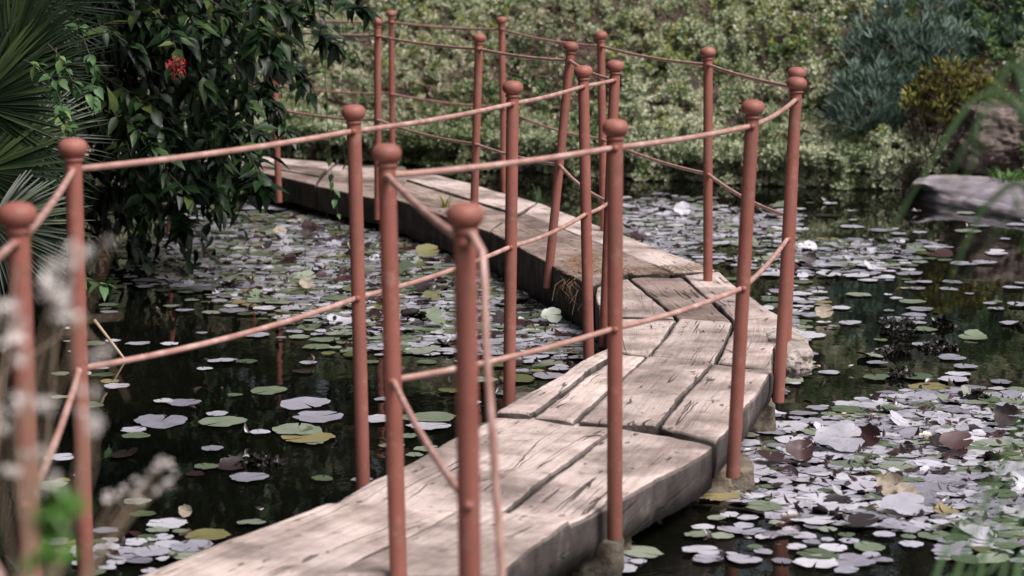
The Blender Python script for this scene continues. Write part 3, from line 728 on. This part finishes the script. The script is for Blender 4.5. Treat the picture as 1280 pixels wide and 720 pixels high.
# trees above the far bank: seen mostly as reflections on the water
for i, (x, y, h, rx, cz) in enumerate([(-5.6, 15.4, 0, 1.9, 2.2), (-3.4, 21.4, 2.2, 2.0, 4.3), (-.7, 22.6, 2.3, 1.9, 4.5), (4.4, 21.8, 2.2, 2.0, 4.4), (7.6, 18.5, 1.8, 1.9, 4.2)]):
    leaf_tree('broadleaf_tree', (x, y, h), (x, y, cz), (rx, rx * .9, 2.5 if i else 3.0), 900, 7, .2, M['backtree'],
              ['dense tree behind the dark glossy tree at far left', 'green tree above the far left of the bank', 'narrow green tree above the middle of the bank', 'green tree above the bank right of the middle', 'green tree above the boulder at far right'][i], 'trees above the far bank', hollow=.2, limbs=7)

# ------------------------------------------------------------------ fan palm at the left
palm = empty('fan_palm', (-2.9, 9.6, -.05), 'fan palm with radiating spiky fronds at the left edge of the pond', 'palm')
mb = MB(); mb.tube([(-2.95, 9.6, -.3), (-2.93, 9.6, .3), (-2.9, 9.6, .8), (-2.9, 9.6, 1.3)], [.17, .15, .14, .12], 12); mb.build('trunk', M['bark'], palm)
def frond(hub, dirv, nrm, rad, nb, arc, parent=palm, mat=None):
    hub = Vector(hub); dirv = Vector(dirv).normalized(); nrm = Vector(nrm); nrm = (nrm - dirv * nrm.dot(dirv)).normalized(); side = dirv.cross(nrm)
    mb = MB(); s0 = Vector((-2.9, 9.6, max(.5, hub.z))); mb.tube([s0, s0.lerp(hub, .5) + Vector((0, 0, .04)), hub], [.012, .009, .007], 6); fr = mb.build('frond', M['palm'], parent)
    n = nb; P = []; D = []; U = []; L = []
    for i in range(n):
        a = (i / (n - 1) - .5) * arc; d = dirv * math.cos(a) + side * math.sin(a); P.append(hub); D.append(d + nrm * rnd.uniform(-.06, .06)); U.append(nrm + side * rnd.uniform(-.4, .4)); L.append(rad * (1 - .18 * abs(a) / arc * 2) * rnd.uniform(.9, 1.05))
    leaf_batch('blades', np.array([list(p) for p in P]), np.array([list(p) for p in D]), np.array([list(p) for p in U]), np.array(L), np.full(n, .019), mat or M['palm'], fr, 5, .5, .14, (.15, .55, 1, .9, .6, .3, .0))
for (px, py, D_, d, nn, r_, arc) in [
        (-25, 215, 9.0, (1, -.25, -.05), (0, -1, .35), .56, 3.4), (10, 80, 9.2, (.7, -.1, .8), (.1, -1, .1), .52, 2.6), (-10, 280, 8.8, (1, -.2, -.35), (0, -.9, .6), .46, 3.2),
        (-30, 130, 9.1, (.9, -.2, .3), (-.1, -1, .3), .55, 3.2), (-20, 20, 9.4, (.6, .1, 1), (0, -1, .2), .5, 2.6),
        (20, 170, 9.6, (.8, .2, -.3), (.2, -1, .3), .5, 3.2), (30, 0, 9.8, (.8, 0, .5), (0, -1, .3), .5, 3), (-40, 60, 9.3, (.6, -.4, -.6), (0, -1, .4), .6, 3)]:
    frond(atd(px, py, D_), d, nn, r_ * .92, 54, arc)
for i in range(9):
    a = 1.9 + i * .52; d = Vector((math.cos(a), math.sin(a), .35 + .25 * (i % 3))); h_ = Vector((-2.9, 9.6, 1.3)) + d * .38
    frond(h_, d + Vector((0, 0, -.3)), Vector((-d.x * .4, -d.y * .4, 1)), .55, 44, 3.0)
# climbing vine in front of the palm
vine = empty('climbing_vine', atd(80, 330, 8.5), 'bright green leafy vine climbing over the fan palm', 'vine')
for pp in [[(30, 75, 8.6), (50, 85, 8.5), (66, 100, 8.4), (75, 125, 8.4), (80, 150, 8.3), (95, 168, 8.3)], [(60, 55, 8.6), (75, 70, 8.5), (90, 100, 8.4), (112, 118, 8.4), (125, 130, 8.4)], [(70, 60, 8.6), (74, 100, 8.5), (72, 130, 8.5), (86, 165, 8.4), (100, 190, 8.4)],
           [(100, 60, 8.6), (98, 30, 8.6), (120, 90, 8.5), (118, 115, 8.5)]]:
    spray(vine, [atd(*q) for q in pp], 26, .055, M['vine'], 'stem', M['bark'], .6, .0025)
hv = empty('hanging_vine', atd(412, 60, 12.3), 'thin hanging vine with small yellow green leaves beside the far posts', 'vine')
spray(hv, [atd(395, -20, 12.2), atd(405, 60, 12.2), atd(408, 140, 12.2), atd(416, 230, 12.2), atd(428, 300, 12.2)], 16, .055, M['vine'], 'stem', M['bark'], .6, .0025)
hv = empty('hanging_vine', atd(432, 60, 12.6), 'bare thin vine tendril hanging right of the leafy one', 'vine')
spray(hv, [atd(425, -20, 12.6), atd(430, 60, 12.6), atd(426, 140, 12.6), atd(436, 250, 12.6)], 5, .04, M['vine'], 'stem', M['bark'], .6, .0028)
sp_ = empty('leafy_sprig', atd(125, 360, 9.5), 'small bright leafy sprig leaning over the dark water by the palm', 'plant')
spray(sp_, [atd(60, 330, 9.2), atd(95, 345, 9.2), atd(115, 352, 9.2), atd(138, 358, 9.2)], 16, .075, M['vine'], 'stem', M['bark'], .5, .003)

# ------------------------------------------------------------------ lily pads
def pad_geo(seed, curl=0.0, n=26, rings=4):
    r0 = random.Random(seed); V = [(0, 0, .004)]; Fc = []; ph = r0.uniform(0, 6); slit = r0.uniform(.10, .22); el = r0.uniform(.85, 1)
    for k in range(1, rings + 1):
        q = k / rings
        for i in range(n + 1):
            a = slit / 2 + (2 * math.pi - slit) * i / n
            wob = 1 + .06 * math.sin(a * 3 + ph) + .045 * math.sin(a * 7 + ph * 2) + .03 * math.sin(a * 13 + ph) - (.25 * math.exp(-((a - 1.5 - ph * .5) / .22) ** 2) if seed % 3 == 0 else 0)
            r = q * wob * (1 - .12 * math.exp(-((min(a, 6.283 - a)) / .25) ** 2))
            x = r * math.cos(a); y = r * math.sin(a) * el
            z = .004 + .03 * q ** 3 * (.5 + .5 * math.sin(a * 4 + ph)) + .015 * noise.noise(Vector((x * 3, y * 3, seed)))
            if curl:
                e = max(0, x * math.cos(ph) + y * math.sin(ph) + .25); z += curl * e * e; x -= math.cos(ph) * e * e * curl * .3; y -= math.sin(ph) * e * e * curl * .3
            V.append((x, y, z))
    m = n + 1
    for i in range(n): Fc.append((0, 1 + i, 2 + i))
    for k in range(rings - 1):
        for i in range(n):
            a = 1 + k * m + i; Fc.append((a, a + m, a + m + 1, a + 1))
    return V, Fc
VAR = [pad_geo(s, 0) for s in range(8)] + [pad_geo(20 + s, .22 + .12 * s) for s in range(3)]
def pad_dens(u, v):
    """how thickly the pads lie at a place on the water, by where it falls in the view"""
    g = lambda cx, cy, rx, ry: math.exp(-(((u - cx) / rx) ** 2 + ((v - cy) / ry) ** 2))
    d = 0
    if u < 760:       # left of the bridge
        d += 1.9 * g(430, 315, 185, 60) + 1.7 * g(600, 375, 160, 62) + .9 * g(690, 430, 60, 40) + .5 * g(260, 330, 90, 40) + .25 * g(450, 440, 100, 30)
        d += .5 * g(400, 530, 55, 16) + .9 * g(180, 690, 110, 28) + .18 * g(560, 500, 90, 60)
        if v > 445 and v < 630: d *= .5
    else:
        d += 1.25 * g(830, 285, 110, 40) + 1.0 * g(960, 275, 110, 12) + 1.0 * g(1060, 318, 90, 26) + .42 * g(1100, 380, 170, 50) + .3 * g(1010, 400, 30, 70)
        d += .5 * g(1060, 470, 120, 12) + 1.5 * g(1080, 600, 190, 62) + 1.2 * g(1180, 510, 130, 26) + .9 * g(900, 690, 120, 25) + .8 * g(1240, 640, 80, 70) + .5 * g(1100, 705, 140, 16)
        d += .5 * g(780, 250, 60, 10)
        if u > 1000 and v < 300: d *= .15
        if u > 1010 and 335 < v < 485: d *= .45
        if 800 < u < 1010 and v > 672: d *= .4
    return d
grid = {}; pads = []
for trial in range(80000):
    u, v = rnd.uniform(60, 1450), rnd.triangular(238, 760, 300)
    p = at(u, v, WATER)
    if p.x < -3.0: continue
    dn = pad_dens(u, v)
    if rnd.random() > max(.006, (dn - .22) * 1.3 + .9 * noise.noise(Vector((p.x * 2.1, p.y * 1.3, 3))) * min(1, dn * 2)): continue
    r = rnd.choice([.028, .035, .042, .05, .06, .075]) * rnd.uniform(.85, 1.15)
    if v > 520 and u > 760: r *= .95
    if u < 760 and 470 < v < 560: r *= 1.25
    ov = .5 if dn > .6 else .8
    gx, gy = int(p.x / .2), int(p.y / .2); bad = False
    for a in range(gx - 1, gx + 2):
        for b_ in range(gy - 1, gy + 2):
            for (q, rq) in grid.get((a, b_), ()):
                if (q.x - p.x) ** 2 + (q.y - p.y) ** 2 < ((r + rq) * ov) ** 2: bad = True; break
            if bad: break
        if bad: break
    if bad: continue
    grid.setdefault((gx, gy), []).append((p, r)); pads.append((p, r, u, v))
sd = pond_sd(np.array([q[0].x for q in pads]), np.array([q[0].y for q in pads]))
pads = [q for q, s in zip(pads, sd) if s < -.08]
inview = lambda q: -20 < q[2] < 1300 and q[3] < 735
pads.sort(key=lambda q: -(q[1] ** 2 / q[0].y ** 3) if inview(q) else 1)
meshes = {}
KIND = {'pad_green': 'pale green', 'pad_grey': 'grey lavender', 'pad_gold': 'yellowish', 'pad_maroon': 'maroon'}
def pad_mesh(vi, mk):
    if (vi, mk) not in meshes:
        me = bpy.data.meshes.new('lily_pad'); me.from_pydata(VAR[vi][0], [], VAR[vi][1]); me.polygons.foreach_set('use_smooth', [True] * len(me.polygons)); me.materials.append(M[mk]); meshes[(vi, mk)] = me
    return meshes[(vi, mk)]
rest = {}
NS = 0; LAB = {}
LAND = [(400, 530, 'the lone big pad'), (180, 690, 'the second left post'), (232, 652, 'the pink withered leaf'), (449, 600, 'the third left post'), (320, 580, 'the twiggy clump'),
        (535, 325, 'the brown gold leaf'), (540, 400, 'the near right post'), (636, 503, 'the fourth left post'), (690, 406, 'the bright green leaf'), (660, 360, 'the timber wall'), (386, 300, 'the dark raised leaf'), (300, 280, 'the drooping tree leaves'),
        (383, 365, 'the orange curled leaf'), (470, 440, 'the second right post'), (889, 330, 'the seventh right post'), (980, 480, 'the fifth right post'), (923, 570, 'the fourth right post'), (772, 680, 'the third right post'),
        (1050, 566, 'the big tilted grey leaf'), (1196, 566, 'the maroon domed leaf'), (1000, 580, 'the maroon curled leaf'), (1112, 622, 'the cream withered leaf'), (1080, 663, 'the deep purple leaf'), (1258, 536, 'the brown upright leaf'),
        (1122, 418, 'the arched dark clump'), (1125, 472, 'the little black clump'), (1240, 690, 'the blurred grass blades'), (1060, 500, 'the open water'), (900, 690, 'the post reflections'), (1060, 318, 'the far pad raft')]
for i, (p, r, u, v) in enumerate(pads):
    left = u < 760
    w = rnd.random()
    if left: mk = 'pad_green' if w < .36 else 'pad_grey' if w < .86 else 'pad_gold' if w < .92 else 'pad_maroon'
    else: mk = 'pad_green' if w < .19 else 'pad_grey' if w < .92 else 'pad_gold' if w < .95 else 'pad_maroon'
    curled = (mk == 'pad_maroon' and rnd.random() < .7) or rnd.random() < .06
    vi = rnd.randrange(8, 11) if curled else rnd.randrange(8)
    a = rnd.uniform(0, 6.28); tx, ty = rnd.gauss(0, .03), rnd.gauss(0, .03); zz = WATER + .004 + rnd.uniform(0, .006)
    if i < 280 and inview((p, r, u, v)):
        o = bpy.data.objects.new('lily_pad', pad_mesh(vi, mk)); COL.objects.link(o)
        o.location = (p.x, p.y, zz); o.rotation_euler = (tx, ty, a); o.scale = (r, r * rnd.uniform(.82, 1.1), r)
        zone = 'left of the footbridge' if left else 'right of the footbridge'
        size = 'large' if r > .078 else 'small' if r < .052 else 'mid sized'
        lm = min(LAND, key=lambda q: math.hypot(q[0] - u, (q[1] - v) * 2.2))
        du, dv = u - lm[0], (v - lm[1]) * 2.2
        rel = ('right of' if du > 0 else 'left of') if abs(du) > abs(dv) else ('in front of' if dv > 0 else 'behind')
        tag(o, None, 'lily pad', 'lily pads ' + zone)
        LAB.setdefault(f"{size} {'curled' if curled else 'flat'} {KIND[mk]} pad {rel} {lm[2]}", []).append((p.y, o))
        NS += 1
    else:
        rest.setdefault(mk, []).append((vi, p, r, a, tx, ty, zz))
ORD = ['nearest', 'second nearest', 'third nearest', 'fourth nearest', 'fifth nearest', 'sixth nearest', 'seventh nearest', 'eighth nearest', 'ninth nearest', 'tenth nearest', 'eleventh nearest', 'twelfth nearest']
for lab, L_ in LAB.items():
    L_.sort(key=lambda q: q[0])
    for k_, (_, o) in enumerate(L_): o['label'] = lab if len(L_) == 1 else f"{lab}, {ORD[min(k_, 11)]}"
RV = []; RF = []
me = bpy.data.meshes.new('lily_pads'); mats = list(rest); mi = []
for k_, mk in enumerate(mats):
    me.materials.append(M[mk])
    for vi, p, r, a, tx, ty, zz in rest[mk]:
        T = Matrix.Translation((p.x, p.y, zz)) @ Matrix.Rotation(a, 4, 'Z') @ Matrix.Rotation(tx, 4, 'X') @ Matrix.Diagonal((r, r, r, 1)); b0 = len(RV)
        RV += [tuple(T @ Vector(q)) for q in VAR[vi][0]]; RF += [tuple(j + b0 for j in f) for f in VAR[vi][1]]; mi += [k_] * len(VAR[vi][1])
me.from_pydata(RV, [], RF); me.polygons.foreach_set('material_index', mi); me.polygons.foreach_set('use_smooth', [True] * len(RF))
ro = bpy.data.objects.new('lily_pads', me); COL.objects.link(ro); tag(ro, 'mass of smaller lily pads carpeting the rest of the pond', 'lily pads', kind='stuff')
print('pads', len(pads), 'single', NS)

# upturned and withered leaves one can single out
def big_leaf(px, py, r, mk, tilt, az, label, vi=0, z=.02, sx=1.0):
    o = bpy.data.objects.new('lily_leaf', pad_mesh(vi, mk) if mk in KIND else bpy.data.meshes.new('x'))
    if mk not in KIND:
        me = o.data; me.name = 'lily_leaf'; me.from_pydata(VAR[vi][0], [], VAR[vi][1]); me.polygons.foreach_set('use_smooth', [True] * len(me.polygons)); me.materials.append(M[mk])
    COL.objects.link(o); p = at(px, py, WATER); o.location = (p.x, p.y, WATER + z + r * math.sin(R(abs(tilt))) * .8); o.rotation_euler = (R(tilt), 0, R(az)); o.scale = (r * sx, r, r)
    return tag(o, label, 'lily leaf')
big_leaf(853, 272, .055, 'pad_grey', 62, 5, 'round grey lily leaf standing upright on the far water')
big_leaf(1050, 566, .07, 'pad_grey', 38, 10, 'large smooth grey lily leaf tilted up beside the dark maroon one', sx=1.3)
big_leaf(1085, 562, .05, 'pad_maroon', 48, -40, 'dark maroon folded lily leaf right of the large grey one', 9, sx=1.2)
big_leaf(1196, 566, .052, 'pad_maroon', 34, 12, 'reddish maroon domed lily leaf near the right edge', 8, sx=1.2)
big_leaf(1000, 580, .055, 'pad_maroon', 40, 30, 'maroon curled lily leaf near the fourth right post', 10)
big_leaf(962, 582, .05, 'pad_maroon', 18, 80, 'dark flat maroon lily leaf beside the stone support', 8)
big_leaf(1112, 622, .045, 'pad_cream', 40, -10, 'cream withered lily leaf folded up on the right pads', 9)
big_leaf(1130, 628, .04, 'pad_cream', 30, 60, 'small cream lily leaf leaning beside the withered one', 10)
big_leaf(1130, 646, .055, 'pad_grey', 30, 0, 'lavender grey lily leaf tilted up below the cream leaf', sx=1.3)
big_leaf(1080, 663, .05, 'pad_maroon', 15, 20, 'deep purple half raised lily leaf low on the right', 8)
big_leaf(1258, 536, .05, 'pad_maroon', 50, -20, 'brown upright lily leaf at the right edge', 9)
big_leaf(535, 325, .07, 'pad_gold', 32, 20, 'brown and gold lily leaf raised beside the far bridge timbers', 8)
big_leaf(505, 345, .06, 'pad_green', 30, -20, 'green tilted lily leaf in front of the brown and gold one', 0)
big_leaf(530, 366, .06, 'pad_maroon', 30, 10, 'brown tilted lily leaf between the second and third right posts', 8)
big_leaf(540, 378, .045, 'pad_gold', 25, 30, 'tan lily leaf below the brown tilted leaf', 1)
big_leaf(545, 410, .055, 'pad_green', 35, 60, 'olive green folded lily leaf left of the near post', 9)
big_leaf(656, 356, .06, 'pad_maroon', 40, -30, 'withered brown lily leaf against the dark bridge timber', 9)
big_leaf(672, 362, .05, 'pad_cream', 30, 30, 'small tan curled leaf against the dark bridge timber', 10)
big_leaf(690, 406, .05, 'pad_green', 42, 10, 'bright green lily leaf tilted up near the bridge', 0)
big_leaf(716, 384, .055, 'pad_green', 32, -20, 'pale green lily leaf leaning against the timber end', 2)
big_leaf(386, 300, .05, 'pad_maroon', 35, 10, 'dark brown lily leaf raised on the left water near the far deck', 9)
big_leaf(350, 296, .045, 'pad_cream', 25, 40, 'pinkish withered leaf on the left pads below the tree', 9)
big_leaf(383, 365, .04, 'pad_cream', 50, 40, 'small orange brown curled leaf among the left pads', 10)
big_leaf(398, 523, .10, 'pad_grey', 2, 40, 'large flat pale lily pad alone on dark water by the near left post', 3, .004)
big_leaf(372, 539, .10, 'pad_green', 2, 90, 'large pale lily pad just below the lone flat one', 4, .004)
big_leaf(385, 549, .10, 'pad_gold', 2, 200, 'yellow edged lily pad overlapping the large pale one', 5, .002)
big_leaf(232, 652, .022, 'pad_cream', 60, 10, 'pink withered leaf standing on a pad at the lower left', 9)
big_leaf(1030, 400, .045, 'pad_cream', 35, 0, 'tan curled lily leaf beside the bend of the bridge', 9)
big_leaf(1012, 332, .04, 'pad_maroon', 40, 0, 'dark curled lily leaf behind the fifth right post', 9)
# dark clumps of rotting leaves
def muck(px, py, w, h, label, seed, ring=False):
    p = at(px, py, WATER); n = 260; C = []
    for i in range(n):
        a = rnd.uniform(0, 6.28); q = rnd.uniform(.75, 1.05) if ring else rnd.uniform(0, 1) ** .5
        C.append((p.x + w * .75 * q * math.cos(a), p.y + w * .5 * q * math.sin(a), WATER + rnd.uniform(.0, h) * (1 if ring else 1.1 - q)))
    C = np.array(C); sz = rng.uniform(.015, .032, n); dd = unit(n); dd[:, 2] *= .35
    return tag(leaf_batch('leaf_litter_clump', C, dd, unit(n), sz, sz * .85, M['muck'], None, 2, .4, .3), label, 'debris')
muck(1122, 418, .10, .07, 'dark arched clump of rotting leaves on the open water', 1, True)
muck(1178, 408, .07, .05, 'small black leaf clump right of the arched one', 2)
muck(1175, 436, .11, .05, 'low black mat of rotting leaves on the open water', 3)
muck(1125, 472, .07, .04, 'little black clump below the arched clump', 4)
muck(1115, 443, .10, .03, 'thin black mat just under the arched clump', 5)
muck(940, 268, .08, .08, 'dark clump of dead leaves on the far water behind the fourth post', 6)
muck(1222, 500, .06, .04, 'black clump by the right pads', 7)
muck(320, 580, .12, .04, 'dark twiggy clump floating on the left water', 8)
muck(760, 262, .06, .05, 'dark dead leaf clump on the far water behind the bridge', 9)
# scraps of dead leaf on and between the pads
sel = [q for q in pads if rnd.random() < .5]; n_ = len(sel)
C = np.array([[q[0].x + rnd.gauss(0, .06), q[0].y + rnd.gauss(0, .08), WATER + .016 + rnd.uniform(0, .012)] for q in sel]); dd = unit(n_); dd[:, 2] = np.abs(dd[:, 2]) * .35
sz = rng.uniform(.012, .045, n_)
kk = pond_sd(C[:, 0], C[:, 1]) < -.1
tag(leaf_batch('leaf_litter', C[kk], dd[kk], unit(n_)[kk], sz[kk], sz[kk] * .55, M['pad_maroon'], None, 2, .5, .5), 'scraps of dark dead leaf strewn over the lily pads', 'leaf litter', kind='stuff')
# stick in the water
mb = MB(); a = at(165, 450, WATER); mb.tube([atd(118, 400, a.y - .1) + Vector((0, 0, 0)), atd(160, 455, a.y), atd(205, 497, a.y - .5)], [.007, .006, .003], 6)
tag(mb.build('fallen_branch', M['straw']), 'thin brown stick sticking out of the dark water at left', 'branch')

# ------------------------------------------------------------------ out of focus foreground
def rooted(p, dx=0.0, dy=0.0):
    q = Vector((p.x + dx, p.y + dy, 0)); q.z = max(float(height(q.x, q.y)), -.35) - .02; return q
def fluffy(px, py, D, r, parent):
    c = atd(px, py, D); n = 70; u = unit(n) * np.array([[1.2, 1, .8]]); o3 = unit(4)[rng.integers(0, 4, n)] * r * .9; P = np.array(list(c))[None] + o3; sz = r * rng.uniform(.25, .75, n)
    return leaf_batch('flower_head', P, u, unit(n), sz, sz * .3, M['fluff'], parent, 1, .2, .1, (.3, 1, 1, .6))
fl = empty('wildflower', (-.62, 2.7, .05), 'blurred white fluffy flower heads on thin stems in the left foreground', 'flower')
heads = [(100, 318, .017), (68, 362, .022), (88, 385, .018), (12, 395, .018), (22, 435, .018), (42, 500, .018), (8, 520, .017), (118, 520, .016), (48, 562, .018), (122, 440, .012), (60, 600, .014), (110, 490, .011), (14, 585, .015), (75, 340, .014), (140, 300, .006)]
mb = MB()
for px, py, r in heads:
    fluffy(px, py, 2.15 + rnd.uniform(-.12, .2), r * .82, fl)
    b = atd(rnd.uniform(0, 80), 800, 2.2); e = atd(px, py, 2.2); mb.tube([rooted(b), b, b.lerp(e, .5) + Vector((rnd.uniform(-.03, .03), 0, .03)), e], [.0016, .0011, .0009, .0006], 4, False)
mb.build('stem', M['straw'], fl)
fl2 = empty('wildflower', (-.5, 2.7, .05), 'small blurred white flower spray over the dark water at lower left', 'flower'); mb = MB()
for px, py, r in [(205, 580, .010), (178, 600, .011), (200, 606, .009), (176, 620, .008), (212, 598, .008), (140, 622, .009), (152, 615, .007), (192, 590, .008)]:
    fluffy(px, py, 2.75, r, fl2); e = atd(px, py, 2.75); b = atd(90, 760, 2.75); mb.tube([rooted(b), b, b.lerp(e, .6) + Vector((0, 0, .015)), e], [.0014, .001, .0009, .0007], 4, False)
mb.build('stem', M['straw'], fl2)
for r_ in (fl, fl2):
    r_.location.z = float(height(r_.location.x, r_.location.y))
    for c_ in r_.children: c_.matrix_parent_inverse = Matrix.Translation(-Vector(r_.location))
lp = empty('leafy_plant', rooted(atd(60, 760, 2.0)), 'blurred bright green leaves in the lower left corner', 'plant')
spray(lp, [atd(70, 800, 2.0), atd(66, 700, 2.0), atd(62, 655, 2.0), atd(70, 630, 2.0)], 34, .032, M['bright'], 'stem', M['bright'], .6, .0015)
mb = MB(); q = atd(70, 800, 2.0); mb.tube([rooted(q), q], [.004, .0015], 5); mb.build('stalk', M['bright'], lp)
br_ = MB()
for pp in [[(20, 330, 3.2), (80, 380, 3.2), (130, 440, 3.2), (160, 500, 3.3)], [(0, 470, 3.1), (60, 430, 3.1), (105, 400, 3.1), (150, 395, 3.1)], [(100, 330, 3.0), (70, 420, 3.0), (60, 560, 3.0), (20, 740, 3.0)]]:
    if pp[-1][1] > 700: pp = pp[::-1]
    q = atd(-30, 780, 3.1); pp3 = [rooted(q), q] + [atd(*q_) for q_ in pp]
    br_.tube(pp3, [.0022] * (len(pp3) - 4) + [.0016, .0014, .0012, .0008], 5, False)
tag(br_.build('dry_branch', M['straw']), 'thin dry arching stems in front of the two left posts', 'branch')
b = atd(-4, 690, 3.2); g0 = rooted(b).z
tag(rock_mesh('boulder', (b.x - .12, b.y, (b.z + .03 + g0) / 2), (.165, .2, (b.z + .03 - g0) / 2 + .03), M['peach'], None, 8.1, 5, rough=.12), 'blurred peach coloured rock in the lower left corner', 'rock')
rb = MB(); rb.add([], [])
gr = MB()
def blade(pts, w):
    P_ = [Vector(p) for p in pts]; v = []; n = len(P_)
    # smooth the path
    Q = []
    for i in range(n - 1):
        p0, p1, p2, p3 = P_[max(i - 1, 0)], P_[i], P_[i + 1], P_[min(i + 2, n - 1)]
        for s in range(5):
            t = s / 5; Q.append(.5 * ((2 * p1) + (p2 - p0) * t + (2 * p0 - 5 * p1 + 4 * p2 - p3) * t * t + (3 * p1 - p0 - 3 * p2 + p3) * t ** 3))
    Q.append(P_[-1])
    for i, q in enumerate(Q):
        t = i / (len(Q) - 1); ww = w * (1 - t ** 2 * .9); d = (Q[min(i + 1, len(Q) - 1)] - Q[max(i - 1, 0)]).normalized(); s = d.cross(Vector((.2, 1, .2))).normalized()
        v += [q - s * ww, q + Vector((0, -ww * .5, 0)), q + s * ww]
    f = []
    for i in range(len(Q) - 1):
        a = i * 3; f += [(a, a + 1, a + 4, a + 3), (a + 1, a + 2, a + 5, a + 4)]
    gr.add(v, f)
for pts in [[(1330, 900), (1300, 500), (1290, 200), (1265, 80), (1215, 170), (1175, 235)], [(1340, 900), (1330, 500), (1290, 250), (1240, 250), (1200, 320), (1178, 375)],
            [(1180, 900), (1190, 740), (1230, 640), (1275, 520), (1310, 430)], [(1210, 900), (1225, 720), (1255, 620), (1290, 540)], [(1240, 900), (1250, 740), (1270, 660), (1300, 600)],
            [(1170, 900), (1165, 760), (1180, 690), (1210, 640), (1250, 560)], [(1340, 800), (1310, 330), (1280, 150), (1225, 120), (1160, 210), (1090, 330)], [(1260, 900), (1262, 760), (1280, 690), (1300, 660)]]:
    D0 = 3.1 + rnd.uniform(-.2, .3); gp = atd(pts[0][0], 1650, D0); blade([gp] + [atd(x, y, D0 + .02 * i) for i, (x, y) in enumerate(pts)], .0075 if pts[0][0] > 1320 else .0042)
    blade([gp + Vector((.03, .02, 0))] + [atd(x + rnd.uniform(-25, 60), y + rnd.uniform(-20, 40), D0 + .1 + .02 * i) for i, (x, y) in enumerate(pts)], .0028)
tag(gr.build('grass_clump', M['blade']), 'blurred tall green grass blades at the right edge of the foreground', 'grass')
